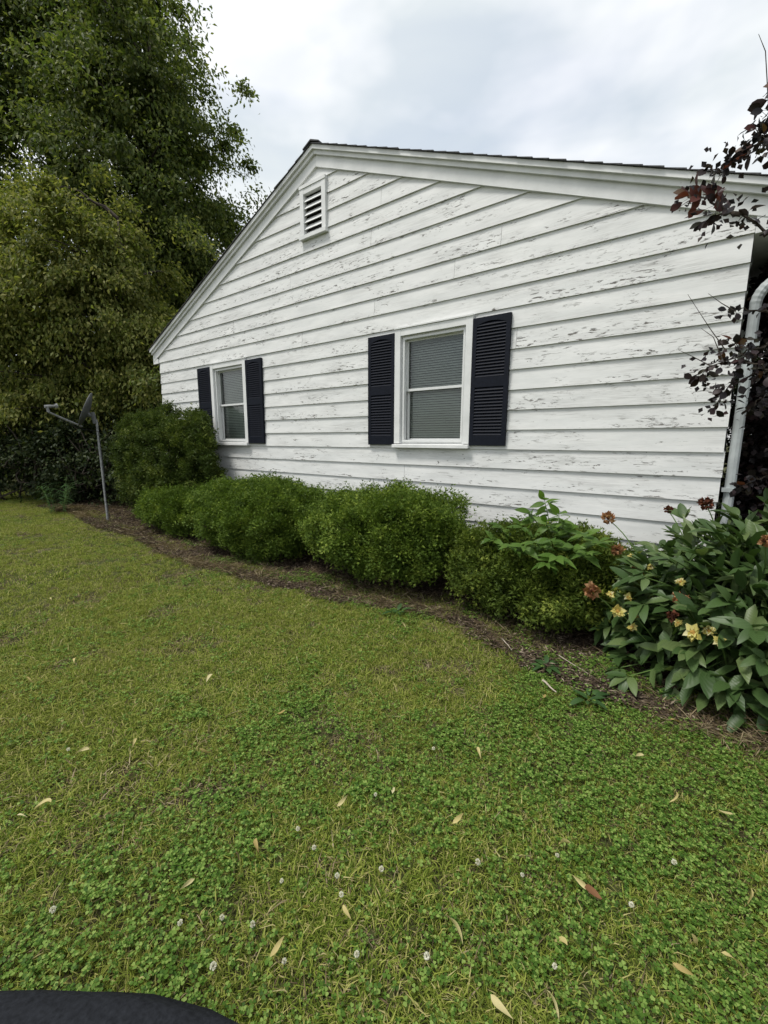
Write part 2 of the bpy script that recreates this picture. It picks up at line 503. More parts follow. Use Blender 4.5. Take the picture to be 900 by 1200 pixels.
mb = MB(); mb.box(XL+.03, XR-.03, .03, DEPTH, -.3, row_z(17)+.008); hpart(mb, 'foundation', M['found'])

# rake trim: frieze, two stepped strips, then the shingle edge
OL, OR = .16, .34
ZSOF = Z12+8.0*E_
def rake(lo, hi, yf, yb, name, x_extra=0.0, level_cut=True):
    for s in (-1, 1):
        xe = (XL-OL-x_extra) if s < 0 else (XR+OR+x_extra)
        zl = lambda x: ZF+lo-SL*abs(x-XM); zh = lambda x: ZF+hi-SL*abs(x-XM)
        xm = XM+s*.0008
        poly = [(xm, zl(xm)), (xe, zl(xe)), (xe, zh(xe)), (xm, zh(xm))]
        if level_cut:
            pl = clip(poly, 0, -1, -(ZSOF+.002)); poly = pl
        mb = MB(); mb.prism(poly, yf, yb); hpart(mb, name, M['trim'])
rake(0, .128, -.034, .010, 'frieze_board')
rake(.120, .168, -.062, -.0355, 'rake_moulding', .01)
rake(.163, .208, -.088, -.060, 'rake_fascia', .02)
# eave returns under the rake ends
for x0, x1 in ((XR+.004, XR+OR), (XL-OL, XL-.004)):
    mb = MB(); zt = ZF-SL*abs((x0 if x0 > -1 else x1)-XM)
    mb.box(x0, x1, -.0315, DEPTH, ZSOF-.012, ZSOF); hpart(mb, 'soffit', M['trim'])
    mb = MB(); xo = x1 if x0 > -1 else x0-.022
    mb.box(xo, xo+.022, -.030, DEPTH, ZSOF-.014, ZSOF+.15); hpart(mb, 'eave_fascia', M['trim'])
    # closing cheek between soffit and frieze
    mb = MB(); mb.prism([(x0, ZSOF), (x1, ZSOF), (x1, ZSOF+.06), (x0, ZSOF+.11)], -.030, .0) ; hpart(mb, 'return_board', M['trim'])

# roof deck and shingle courses
for s in (-1, 1):
    xe = (XL-OL-.05) if s < 0 else (XR+OR+.05)
    mb = MB(); zl = lambda x, d: ZF+.196+d-SL*abs(x-XM)
    poly = [(XM, zl(XM, 0)), (xe, zl(xe, 0)), (xe, zl(xe, .014)), (XM, zl(XM, .014))]
    mb.prism(poly, -.058, DEPTH+.2); deck = hpart(mb, 'roof', M['shingle'])
    n = 33; W_ = abs(xe-XM)
    for i_ in range(n):
        a = XM+s*W_*i_/n; b = XM+s*(W_*(i_+1)/n+.01)
        j = random.uniform(-.006, .006)
        # butt end thick and proud at the lower side
        poly = [(a, zl(a, .0145)), (b, zl(b, .0145)), (b, zl(b, .026)), (a, zl(a, .017))]
        mb = MB(); mb.prism(poly, -.106+j, DEPTH+.22); hpart(mb, 'shingle_course', M['shingle'], deck)
# ridge caps
for i_ in range(36):
    y0 = -.112+i_*.30; mb = MB(); d = .004*(i_ % 2)
    zr = ZF+.196+.034+d
    mb.prism([(XM-.13, zr-.13*SL), (XM, zr), (XM+.13, zr-.13*SL), (XM+.13, zr-.13*SL+.014), (XM, zr+.016), (XM-.13, zr-.13*SL+.014)], y0, y0+.32)
    hpart(mb, 'ridge_cap', M['shingle'])


# windows ----------------------------------------------------------
def framed(mb, x0, x1, z0, z1, w, y0, y1, wt=None, wb=None):
    wt = w if wt is None else wt; wb = w if wb is None else wb
    mb.box(x0, x0+w, y0, y1, z0, z1); mb.box(x1-w, x1, y0, y1, z0, z1)
    mb.box(x0+w, x1-w, y0, y1, z1-wt, z1); mb.box(x0+w, x1-w, y0, y1, z0, z0+wb)


def window(x0, x1, blind_tilt):
    z0 = Z12+.02*E_; z1 = Z12+6.91*E_
    win = empty('window', (0, 0, 0)); win.parent = house; win.location = ((x0+x1)/2-XM, 0, z0)
    cw = .072
    def P(mb, n, m): return hpart(mb, n, m, win)
    mb = MB(); mb.box(x0, x0+cw, -.042, .0, z0+.045, z1); P(mb, 'side_casing', M['trim'])
    mb = MB(); mb.box(x1-cw, x1, -.042, .0, z0+.045, z1); P(mb, 'side_casing', M['trim'])
    mb = MB(); mb.box(x0+cw, x1-cw, -.040, .0, z1-cw, z1-.002); P(mb, 'head_casing', M['trim'])
    mb = MB(); mb.box(x0-.004, x1+.004, -.052, .0, z1, z1+.014); P(mb, 'drip_cap', M['trim'])
    mb = MB(); mb.add([(x0-.008, -.075, z0), (x1+.008, -.075, z0), (x1+.008, .03, z0), (x0-.008, .03, z0),
                       (x0-.008, -.075, z0+.032), (x1+.008, -.075, z0+.032), (x1+.008, .03, z0+.046), (x0-.008, .03, z0+.046)],
                      [(0, 3, 2, 1), (4, 5, 6, 7), (0, 1, 5, 4), (1, 2, 6, 5), (2, 3, 7, 6), (3, 0, 4, 7)]); P(mb, 'sill', M['trim'])
    ix0, ix1, iz0, iz1 = x0+cw, x1-cw, z0+.046, z1-cw
    mb = MB(); framed(mb, ix0, ix1, iz0, iz1, .018, -.001, .115); P(mb, 'jamb', M['vinyl'])
    mb = MB(); framed(mb, ix0+.018, ix1-.018, iz0+.018, iz1-.018, .020, -.012, .035); P(mb, 'outer_stop', M['vinyl'])
    gx0, gx1, gz0, gz1 = ix0+.030, ix1-.030, iz0+.028, iz1-.030
    zm = Z12+3.45*E_
    for nm, a, b, y in (('upper_sash', zm-.014, gz1, .040), ('lower_sash', gz0, zm+.014, .068)):
        mb = MB(); framed(mb, gx0, gx1, a, b, .026, y, y+.026); P(mb, nm, M['vinyl'])
        mb = MB(); mb.add([(gx0+.024, y+.012, a+.024), (gx1-.024, y+.012, a+.024), (gx1-.024, y+.012, b-.024), (gx0+.024, y+.012, b-.024)], [(0, 1, 2, 3)]); P(mb, 'glass_pane', M['glass'])
    # venetian blind behind the glass
    bl = MB(); z = gz0; nb = 0; c, s = math.cos(blind_tilt), math.sin(blind_tilt)
    while z < gz1-.03:
        d = .0125; bl.add([(gx0-.01, .125-d*c, z-d*s), (gx1+.01, .125-d*c, z-d*s), (gx1+.01, .125+d*c, z+d*s), (gx0-.01, .125+d*c, z+d*s)], [(0, 1, 2, 3)])
        z += .0255
    bl.box(gx0-.01, gx1+.01, .108, .142, gz1-.03, gz1+.004)
    P(bl, 'blind', M['blind'])
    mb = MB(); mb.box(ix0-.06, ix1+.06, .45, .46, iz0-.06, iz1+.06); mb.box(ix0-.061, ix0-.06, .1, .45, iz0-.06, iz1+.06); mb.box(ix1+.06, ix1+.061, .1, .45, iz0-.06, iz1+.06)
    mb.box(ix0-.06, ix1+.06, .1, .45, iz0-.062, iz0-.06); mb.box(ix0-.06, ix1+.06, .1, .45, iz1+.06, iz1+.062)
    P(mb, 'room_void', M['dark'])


louver_mesh = {}
def shutter(x0):
    w = 2.02*E_; z0 = Z12+.18*E_; h = 6.55*E_
    sh = empty('shutter', (0, 0, 0)); sh.parent = house; sh.location = (x0-XM, -.012, z0)
    O = Vector((x0, -.012, z0))
    def P(mb, n): return hpart(mb, n, M['shutter'], sh)
    sw = .040; yf, yb = -.046, -.014
    X0, X1, Z0, Z1 = x0, x0+w, z0, z0+h
    zb = Z0+.085*h; m0 = Z0+.465*h; m1 = Z0+.545*h; zt = Z0+.965*h
    for a in (X0, X1-sw):
        mb = MB(); mb.box(a, a+sw, yf, yb, Z0, Z1); P(mb, 'stile')
    mb = MB(); mb.box(X0+sw, X1-sw, yf+.001, yb, Z0, zb); P(mb, 'rail')
    mb = MB(); mb.box(X0+sw, X1-sw, yf+.001, yb, m0, m1); P(mb, 'rail')
    mb = MB(); n = 10; lo = []
    for i_ in range(n+1):
        q = i_/n; lo.append((X0+sw+(X1-X0-2*sw)*q, zt-.030*(2*q-1)**2))
    mb.prism(lo+[(X1-sw, Z1), (X0+sw, Z1)], yf+.001, yb); P(mb, 'rail')
    mb = MB(); mb.box(X0+.01, X1-.01, yb-.004, yb-.001, Z0+.01, Z1-.01); P(mb, 'backing')
    for a, b, n in ((zb, m0, 15), (m1, zt-.006, 17)):
        pit = (b-a)/n
        for i_ in range(n):
            z = a+pit*i_
            key = 'l'
            if key not in louver_mesh:
                mb = MB(); mb.prism([(0, 0), (w-2*sw, 0), (w-2*sw, pit*1.08), (0, pit*1.08)], lambda x, z_: -.026+.020*z_/pit, lambda x, z_: -.020+.020*z_/pit)
                louver_mesh[key] = mb.mesh('louver'); louver_mesh[key].materials.append(M['shutter'])
            o = bpy.data.objects.new('louver', louver_mesh[key]); COL.objects.link(o); o.parent = sh
            o.location = (sw, yb-.001+.012-.006, z-z0)


for (a, b), tl in zip(WIN, (math.radians(58), math.radians(60))):
    window(a, b, tl)
for s in (-18.06, -10.99, -37.78, -30.71): shutter(s*E_)

# gable vent
x0, x1, z0, z1 = VENT
vent = empty('gable_vent'); vent.parent = house; vent.location = ((x0+x1)/2-XM, 0, z0)
fw = .062
mb = MB(); mb.box(x0, x0+fw, -.045, .05, z0+.03, z1); hpart(mb, 'vent_frame', M['trim'], vent)
mb = MB(); mb.box(x1-fw, x1, -.045, .05, z0+.03, z1); hpart(mb, 'vent_frame', M['trim'], vent)
mb = MB(); mb.box(x0+fw, x1-fw, -.043, .05, z1-fw, z1-.001); hpart(mb, 'vent_frame', M['trim'], vent)
mb = MB(); mb.box(x0-.006, x1+.006, -.052, .0, z1, z1+.035); hpart(mb, 'vent_head', M['trim'], vent)
mb = MB(); mb.box(x0-.012, x1+.012, -.062, .05, z0-.012, z0+.030); hpart(mb, 'vent_sill', M['trim'], vent)
iz0 = z0+.03; iz1 = z1-fw; n = 6; pit = (iz1-iz0)/n
for i_ in range(n):
    zz = iz0+i_*pit; mb = MB(); g_ = .004
    mb.prism([(x0+fw+g_, zz-.01), (x1-fw-g_, zz-.01), (x1-fw-g_, zz+pit*.72), (x0+fw+g_, zz+pit*.72)],
             lambda x, z, zz=zz: -.030+.055*(z-zz)/pit, lambda x, z, zz=zz: -.020+.055*(z-zz)/pit)
    hpart(mb, 'vent_slat', M['trim'], vent)
mb = MB(); mb.box(x0+.01, x1-.01, .09, .098, z0+.01, z1-.01); hpart(mb, 'vent_screen', M['dark'], vent)

# gutter and downspout at the corner
mb = MB(); gx = XR+OR+.03
prof = [(0, 0), (.075, 0), (.115, .05), (.12, .115), (.112, .115), (.106, .055), (.07, .006), (.006, .006), (.006, .115), (0, .115)]
mb.add([(gx+px_, -.05, ZSOF-.02+pz) for px_, pz in prof]+[(gx+px_, DEPTH, ZSOF-.02+pz) for px_, pz in prof],
       [(i_, (i_+1) % 10, 10+(i_+1) % 10, 10+i_) for i_ in range(10)]); hpart(mb, 'gutter', M['metal_white'])
mb = MB()
dx, dy = .062, .045
path = [(gx+.05, dy, ZSOF-.02), (gx+.05, dy, ZSOF-.13)]
for i_ in range(9):
    q = i_/8*math.pi/2.6; path.append((gx+.05-.10*(1-math.cos(q)), dy, ZSOF-.13-.10*math.sin(q)))
for i_ in range(14):
    q = (1-i_/13)*math.pi/2.3; path.append((dx+.15*(1-math.cos(q)), dy, 2.30+.16*math.sin(q)-.0*q))
path += [(dx, dy, zz) for zz in (2.1, 1.7, 1.2, .7, .25)]+[(dx+.0, dy-.05, .14), (dx+.02, dy-.2, .08)]
P_ = np.array(path); Rr = [.034*(1+(.07 if (1 < i_ < 25 and i_ % 2) else 0)) for i_ in range(len(path))]
mb.tube(P_, Rr, 10); dso = hpart(mb, 'downspout', M['metal_white'], smooth=False)
for zz in (2.02, 1.0):
    mb = MB(); mb.box(dx-.048, dx+.048, dy-.046, dy+.046, zz, zz+.03); hpart(mb, 'strap', M['metal_white'], dso)

# ------------------------------------------------------------------ woody plants
LM = {}
LM['maple'] = leaf_mat('tree_leaf_green', [(0, (.040, .064, .015)), (.5, (.092, .126, .030)), (1, (.185, .205, .056))], .42, .55, .18)
LM['light'] = leaf_mat('tree_leaf_yellow_green', [(0, (.070, .096, .020)), (.5, (.150, .172, .040)), (1, (.28, .27, .085))], .44, .55, .18)
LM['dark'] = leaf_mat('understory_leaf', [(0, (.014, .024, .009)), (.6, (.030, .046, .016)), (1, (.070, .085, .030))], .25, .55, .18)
LM['yew'] = leaf_mat('yew_needle', [(0, (.014, .030, .008)), (.55, (.034, .066, .014)), (1, (.085, .125, .026))], .22, .5, .35)
LM['yew_old'] = leaf_mat('old_yew_needle', [(0, (.012, .024, .008)), (.6, (.028, .048, .014)), (1, (.070, .085, .026))], .2, .55, .3)
LM['yew_yel'] = leaf_mat('yew_needle_yellowish', [(0, (.018, .034, .008)), (.5, (.044, .072, .014)), (1, (.115, .130, .028))], .22, .5, .35)
LM['sap'] = leaf_mat('sapling_leaf', [(0, (.058, .120, .018)), (1, (.120, .205, .038))], .36, .45, .25, vein=True)
LM['peony'] = leaf_mat('peony_leaf', [(0, (.034, .068, .018)), (.6, (.060, .106, .031)), (1, (.115, .160, .056))], .2, .42, .32, vein=True)
LM['smoke'] = leaf_mat('purple_smokebush_leaf', [(0, (.010, .008, .009)), (.5, (.020, .014, .016)), (.85, (.036, .018, .019)), (1, (.036, .034, .020))], .2, .5, .35)
LM['smoke_red'] = leaf_mat('red_smokebush_leaf', [(0, (.045, .014, .014)), (.5, (.10, .026, .020)), (1, (.07, .045, .02))], .35, .5, .35)
LM['lily'] = leaf_mat('lily_leaf', [(0, (.03, .07, .02)), (1, (.06, .12, .035))], .25, .45, .4)


def foliage_tree(name, label, base, trunk_top, r0, lobes, nclump, per, lsize, mat, group, droop=.5, spread=.5, seed=1, stems=1):
    """tapered trunk, limbs to every bough, leaves in loose boughs through the crown"""
    global rng
    keep = rng; rng = np.random.default_rng(seed)
    root = empty(name, base); tag(root, label, 'tree', group)
    base = np.array(base, float)
    w = np.array([l[2] for l in lobes], float); w /= w.sum()
    pick = rng.choice(len(lobes), nclump, p=w)
    c = np.array([lobes[i][0] for i in pick]); rad = np.array([lobes[i][1] for i in pick])
    d = rand_dir(nclump); rr = rng.random(nclump)**.42
    lump = .80+.62*np.array([mnoise.noise(Vector(x*1.9)+Vector((seed*3.1, 0, 0))) for x in d])
    P = c+d*rad*(rr*lump)[:, None]
    P[:, 2] = np.maximum(P[:, 2], .25)
    # trunk(s)
    mb = MB(); trunks = []
    for s in range(stems):
        a = 2*math.pi*s/max(1, stems); o = np.array([math.cos(a), math.sin(a), 0])*(.25 if stems > 1 else 0)
        t_ = np.linspace(0, 1, 10)[:, None]
        top = np.array(trunk_top)+o*5
        pts = (base+o*.6)*(1-t_)+top*t_
        pts[1:-1] += rng.normal(size=(8, 3))*[.12, .12, .02]
        pts[0, 2] = -.15
        rads = r0*(1-.85*t_[:, 0])*(1.0 if stems == 1 else .75); rads[0] *= 1.35
        mb.tube(pts-base, rads, 9); trunks.append(pts)
    T = np.concatenate(trunks)
    link('trunk', mb.mesh('trunk', True), M['bark'], root)
    mb = MB(); sel = rng.choice(nclump, min(nclump, 130), replace=False)
    for k in sel:
        q = P[k]; cand = T[T[:, 2] < max(q[2]-.15*np.linalg.norm(q[:2]-base[:2]), T[1, 2]+.01)]
        if len(cand) == 0: cand = T[:2]
        s = cand[np.argmin(np.linalg.norm(cand-q, axis=1)*(1+0*cand[:, 2])+.35*np.abs(cand[:, 2]-q[2]+1.0))]
        t_ = np.linspace(0, 1, 6)[:, None]; L = np.linalg.norm(q-s)
        pts = s*(1-t_)+q*t_+np.array([0, 0, 1])*.14*L*np.sin(t_*math.pi)+rng.normal(size=(6, 3))*.03*L*np.sin(t_*math.pi)
        mb.tube(pts-base, np.linspace(max(.018, r0*.22), .006, 6), 5, False)
    link('limbs', mb.mesh('limbs', True), M['bark'], root)
    # leaves
    n = nclump*per; ci = np.repeat(np.arange(nclump), per)
    sz = (.45+1.1*rng.random(nclump)**1.5)[ci][:, None]*spread
    out = nrm(P-c*.8-np.array(trunk_top)*.2)[ci]
    off = rng.normal(size=(n, 3))*[.5, .5, .26]*sz
    off += out*rng.random((n, 1))*sz*.5; off[:, 2] -= droop*.45*(off[:, 0]**2+off[:, 1]**2)/np.maximum(sz[:, 0], .1)
    Q = P[ci]+off
    D = out*.5+rng.normal(size=(n, 3))*.55+np.array([0, 0, -droop])
    N = np.array([0, 0, 1.0])+rng.normal(size=(n, 3))*.55+out*.4
    L = lsize*(.65+.7*rng.random(n))
    ok = Q[:, 2] > .03
    V, F = leaf_cloud((Q-base)[ok], D[ok], N[ok], L[ok], L[ok]*.5, .12, .12)
    link('crown', np_mesh('crown', V, F), mat, root)
    rng = keep
    return root


TG = 'trees left of the house'
foliage_tree('shade_tree', 'tallest dark green tree rising behind the left end of the house', (-14.8, 3.0, 0), (-14.7, 3.0, 12.5), .26,
             [((-14.6, 3.2, 8.4), (3.8, 3.8, 5.0), 3), ((-13.5, 4.3, 6.2), (3.2, 3.1, 3.0), 1.8), ((-15.9, 2.6, 13.0), (3.4, 3.3, 3.4), 1.5), ((-14.4, 3.2, 3.6), (3.2, 2.6, 2.2), .9), ((-13.6, 2.9, 11.2), (2.3, 2.3, 2.6), 1.3)],
             920, 180, .122, LM['maple'], TG, .6, .52, 11, 3)
foliage_tree('drooping_tree', 'yellow green tree with drooping boughs at the left edge of the lawn', (-11.9, 0.4, 0), (-11.8, .5, 6.0), .16,
             [((-11.4, .3, 4.7), (1.9, 1.9, 2.4), 2), ((-12.9, -1.2, 4.6), (1.7, 1.9, 2.4), 1.5), ((-10.3, 1.0, 2.9), (1.3, 1.1, 1.4), 1.0), ((-12.4, -.2, 2.6), (2.0, 2.0, 1.4), .9)],
             540, 220, .090, LM['light'], TG, .8, .42, 12, 2)
foliage_tree('back_tree', 'dark tall tree behind the drooping tree at the left frame edge', (-18.5, -1.5, 0), (-18.3, -1.4, 13), .24,
             [((-18.2, -1.2, 9.0), (3.4, 3.8, 5.6), 3), ((-18.0, -2.5, 14.0), (3.2, 3.2, 3.2), 1.2), ((-18.0, 1.0, 13.5), (2.8, 2.8, 4.0), 1.3)],
             500, 180, .15, LM['maple'], TG, .5, .7, 13, 1)
foliage_tree('corner_tree', 'small dark tree crowding the far left corner of the house', (-9.9, 1.9, 0), (-9.8, 1.9, 3.6), .09,
             [((-9.6, 1.5, 2.3), (.95, 1.0, 1.5), 1), ((-9.9, 2.4, 3.6), (1.1, 1.1, 1.2), .7)],
             170, 130, .10, LM['maple'], TG, .6, .4, 14, 2)
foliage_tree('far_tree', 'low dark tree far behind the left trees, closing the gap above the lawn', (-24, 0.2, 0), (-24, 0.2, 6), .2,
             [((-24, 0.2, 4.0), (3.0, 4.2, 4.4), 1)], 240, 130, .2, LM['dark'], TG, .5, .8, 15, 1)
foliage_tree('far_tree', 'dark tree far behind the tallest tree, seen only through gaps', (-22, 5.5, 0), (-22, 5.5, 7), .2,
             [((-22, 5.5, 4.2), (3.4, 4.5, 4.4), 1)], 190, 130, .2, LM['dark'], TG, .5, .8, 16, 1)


def leafy_shrub(name, label, base, lobes, nclump, per, lsize, mat, group=None, seed=1, cat='shrub'):
    r = foliage_tree(name, label, base, (base[0], base[1], max(l[0][2] for l in lobes)*.9), .035, lobes, nclump, per, lsize, mat, group, .35, .33, seed, 3)
    r['category'] = cat
    return r


UG = 'dark understory shrubs below the trees'
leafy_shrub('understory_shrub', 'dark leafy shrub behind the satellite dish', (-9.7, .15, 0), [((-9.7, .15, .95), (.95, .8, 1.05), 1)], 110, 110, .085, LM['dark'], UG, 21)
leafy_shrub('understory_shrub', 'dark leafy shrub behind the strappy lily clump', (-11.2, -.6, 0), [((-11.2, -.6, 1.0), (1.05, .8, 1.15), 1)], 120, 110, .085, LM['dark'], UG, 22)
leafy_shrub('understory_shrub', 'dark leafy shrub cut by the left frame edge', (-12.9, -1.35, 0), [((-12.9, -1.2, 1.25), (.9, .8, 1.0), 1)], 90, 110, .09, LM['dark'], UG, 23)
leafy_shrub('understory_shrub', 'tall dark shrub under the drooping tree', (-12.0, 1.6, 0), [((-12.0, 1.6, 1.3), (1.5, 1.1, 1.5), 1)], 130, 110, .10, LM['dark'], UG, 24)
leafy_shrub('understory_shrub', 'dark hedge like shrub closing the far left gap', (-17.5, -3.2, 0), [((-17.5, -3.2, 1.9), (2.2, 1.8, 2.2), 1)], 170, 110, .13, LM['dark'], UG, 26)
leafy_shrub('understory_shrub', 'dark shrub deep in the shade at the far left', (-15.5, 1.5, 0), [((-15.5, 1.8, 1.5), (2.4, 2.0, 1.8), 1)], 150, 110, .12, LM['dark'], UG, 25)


# ------------------------------------------------------------------ clipped yews
def yew(name, label, base, centre, rad, n, mat, group, seed, power=2.6, flat=.0, lean=(0, 0), sprig=.075, spikes=0, twigs=60, bottom=.06, skirts=.75):
    """clipped yew: sprigs of needles through the outer shell, bare twigs inside"""
    R_ = np.random.default_rng(seed); base = np.array(base, float); centre = np.array(centre, float); rad = np.array(rad, float)
    root = empty(name, base); tag(root, label, 'shrub', group)
    nt_ = n//60                      # tufts; each holds a spray of sprigs
    d = nrm(R_.normal(size=(nt_, 3))); d[:, 2] = np.where((d[:, 2] < -.55) & (R_.random(nt_) < .6), -d[:, 2], d[:, 2])
    sup = (np.abs(d)**power).sum(1)**(-1/power)
    nz = np.array([mnoise.noise(Vector(x*2.0)+Vector((seed*7.7, 1, 2)))*.20+mnoise.noise(Vector(x*5)+Vector((seed, 5, 2)))*.13 for x in d])
    depth = R_.random(nt_)**2.2*.30
    p = d*(sup*(.98+nz)*(1-depth))[:, None]
    zrel = p[:, 2]; k = np.where(zrel < 0, 1-(1-skirts)*np.clip(-zrel, 0, 1)**1.5, 1)
    p[:, :2] *= k[:, None]
    Q = centre+p*rad
    Q[:, 0] += lean[0]*(Q[:, 2]-centre[2]); Q[:, 1] += lean[1]*(Q[:, 2]-centre[2])
    toff = nrm(nrm(d/rad)+R_.normal(size=(nt_, 3))*.35)
    tt = np.repeat(np.arange(nt_), 60); tuft_tint = R_.random(nt_)[tt]
    Q = Q[tt]+R_.normal(size=(len(tt), 3))*.036-toff[tt]*.025; d = d[tt]; to = toff[tt]
    ok = (Q[:, 2] > bottom)&(Q[:, 1] < -.035); Q = Q[ok]; d = d[ok]; to = to[ok]; tuft_tint = tuft_tint[ok]; n = len(Q)
    out = nrm(d/rad)
    D = nrm(to*.9+np.array([0, 0, .18])+R_.normal(size=(n, 3))*.62)
    N = nrm(out*.3+np.array([0, 0, .8])+R_.normal(size=(n, 3))*.5)
    S = nrm(np.cross(D, N)); N = np.cross(S, D)
    L = sprig*(.6+.8*R_.random(n))
    if spikes:
        top = np.where((out[:, 2] > .55))[0]; sp = R_.choice(top, min(spikes, len(top)), replace=False)
        L[sp] *= 2.0; D[sp] = nrm(np.array([0, 0, 1.0])+R_.normal(size=(len(sp), 3))*.22); S = nrm(np.cross(D, N)); N = np.cross(S, D)
    nn = 2; V = []; F = []
    for j in range(nn):
        for s in (-1, 1):
            f = .12+.8*j/(nn-1)
            b = Q+D*(L*f)[:, None]; ln = (L*(.52-.10*f))[:, None]*(.75+.5*R_.random((n, 1))); wd = ln*.20+.0016
            tip = b+nrm(S*s*.85+D*.75+N*(.25+.3*R_.normal(size=(n, 1))))*ln
            V.append(np.stack([b-D*wd, b+D*wd, tip], 1))
    # leader tip
    b = Q+D*(L*.85)[:, None]; V.append(np.stack([b-S*.0045, b+S*.0045, b+D*(L*.45)[:, None]], 1))
    V = np.stack(V, 1)              # n, needles, 3, 3
    V = V.reshape(-1, 3); F = np.arange(len(V)).reshape(-1, 3)
    # one island per sprig is not needed: colour varies needle to needle, tint varies sprig to sprig
    tint = np.repeat(np.clip(.5*tuft_tint+.5*R_.random(n), 0, 1), V.shape[0]//n)
    link('foliage', np_mesh('foliage', V-base, F, False, {'tint': tint}), mat, root)
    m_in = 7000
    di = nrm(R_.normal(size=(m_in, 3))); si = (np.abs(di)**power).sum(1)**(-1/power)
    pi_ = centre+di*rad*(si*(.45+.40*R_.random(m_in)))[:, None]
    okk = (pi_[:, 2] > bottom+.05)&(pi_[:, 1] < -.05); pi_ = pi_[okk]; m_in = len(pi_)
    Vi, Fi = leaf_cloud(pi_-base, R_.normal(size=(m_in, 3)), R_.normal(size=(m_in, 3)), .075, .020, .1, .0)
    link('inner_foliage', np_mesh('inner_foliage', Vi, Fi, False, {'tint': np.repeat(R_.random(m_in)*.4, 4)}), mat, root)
    mb = MB()
    for i_ in range(twigs):
        k = R_.integers(n); q = Q[k]; s = np.array([centre[0]+(q[0]-centre[0])*.35*R_.random()*1.6, base[1]+(q[1]-base[1])*.25, 0.0])
        t_ = np.linspace(0, 1, 5)[:, None]; pts = s*(1-t_)+q*t_; pts[:, 2] += .10*np.sin(t_[:, 0]*3.1)*(q[2]); pts[1:-1] += R_.normal(size=(3, 3))*.025
        pts[0, 2] = -.03
        mb.tube(pts-base, np.linspace(.011, .0025, 5), 4, False)
    link('branches', mb.mesh('branches'), M['twig'], root)
    return root


def yew_mat(name, dark, mid, lite):
    t = NT(name); g = t.n('ShaderNodeNewGeometry'); a = t.n('ShaderNodeAttribute'); a.attribute_name = 'tint'
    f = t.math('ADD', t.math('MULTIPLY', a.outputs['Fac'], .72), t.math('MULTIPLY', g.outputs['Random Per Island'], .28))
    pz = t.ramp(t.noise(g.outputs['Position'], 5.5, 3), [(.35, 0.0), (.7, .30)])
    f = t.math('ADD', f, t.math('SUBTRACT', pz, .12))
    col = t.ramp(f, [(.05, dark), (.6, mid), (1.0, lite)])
    sh = t.bsdf(col, .55, .14)
    tr = t.n('ShaderNodeBsdfTranslucent'); t.l(t.mix(1.0, col, (1.2, 1.3, .7), 'MULTIPLY'), tr.inputs['Color'])
    m = t.n('ShaderNodeMixShader'); m.inputs[0].default_value = .25; t.l(sh, m.inputs[1]); t.l(tr.outputs[0], m.inputs[2])
    return t.done(m.outputs[0])


YM = yew_mat('yew_green', (.034, .064, .010), (.100, .158, .022), (.280, .350, .058))
YD = yew_mat('yew_dark', (.024, .042, .009), (.066, .098, .019), (.200, .230, .050))
YG = 'clipped yews along the wall'
yew('yew_shrub', 'tall rounded dark yew beside the satellite dish, reaching the window', (-7.2, -.5, 0), (-7.25, -.54, .92), (1.30, .50, .90), 52000, YD, YG, 31, 2.5, spikes=120, twigs=90, skirts=.9, sprig=.060)
yew('yew_shrub', 'low clipped yew at the left end of the low hedge, below the tall yew', (-6.3, -.72, 0), (-6.25, -.72, .33), (.88, .52, .33), 34000, YM, YG, 32, 2.8, spikes=30, sprig=.050, skirts=.75)
yew('yew_shrub', 'long low clipped yew between its left neighbour and the rounded middle yew', (-4.45, -.75, 0), (-4.45, -.74, .41), (1.06, .66, .43), 48000, YM, YG, 33, 2.8, spikes=160, sprig=.050, skirts=.72)
yew('yew_shrub', 'rounded clipped yew below the right window', (-2.5, -.7, 0), (-2.52, -.73, .45), (.86, .58, .42), 46000, YM, YG, 34, 2.4, spikes=70, sprig=.048, skirts=.55, bottom=.07, twigs=110)
yew('yew_shrub', 'yellowish low yew next to the peony, with a sapling growing through it', (-1.05, -.65, 0), (-1.05, -.66, .32), (.72, .56, .35), 38000, yew_mat('yew_olive', (.032, .056, .010), (.094, .136, .021), (.280, .320, .056)), YG, 35, 2.4, spikes=20, sprig=.048, skirts=.75)


# ------------------------------------------------------------------ big-leaved plants: every leaf its own piece
def leaf_mesh(name, L, Wd, droop, fold, mat, shape='ovate', nseg=5, twist=0.0):
    V = []; F = []
    for i_ in range(nseg+1):
        q = i_/nseg
        if shape == 'ovate': w = math.sin(math.pi*min(1, q**.92))**.62
        elif shape == 'lance': w = math.sin(math.pi*q**.8)**1.05
        elif shape == 'round': w = math.sin(math.pi*q**1.25)**.6
        else: w = math.sin(math.pi*q**.7)**.9
        w = max(w, .03)*Wd*.5
        y = L*q; z = -droop*L*q*q
        a = twist*q
        for s in (-1, 0, 1):
            V.append((s*w*math.cos(a), y, z+abs(s)*w*fold+s*w*math.sin(a)))
    for i_ in range(nseg):
        for s in range(2):
            b = i_*3+s; F.append((b, b+1, b+4, b+3))
    me = bpy.data.meshes.new(name); me.from_pydata(V, [], F)
    me.polygons.foreach_set('use_smooth', [True]*len(F)); me.update(); me.materials.append(mat)
    return me


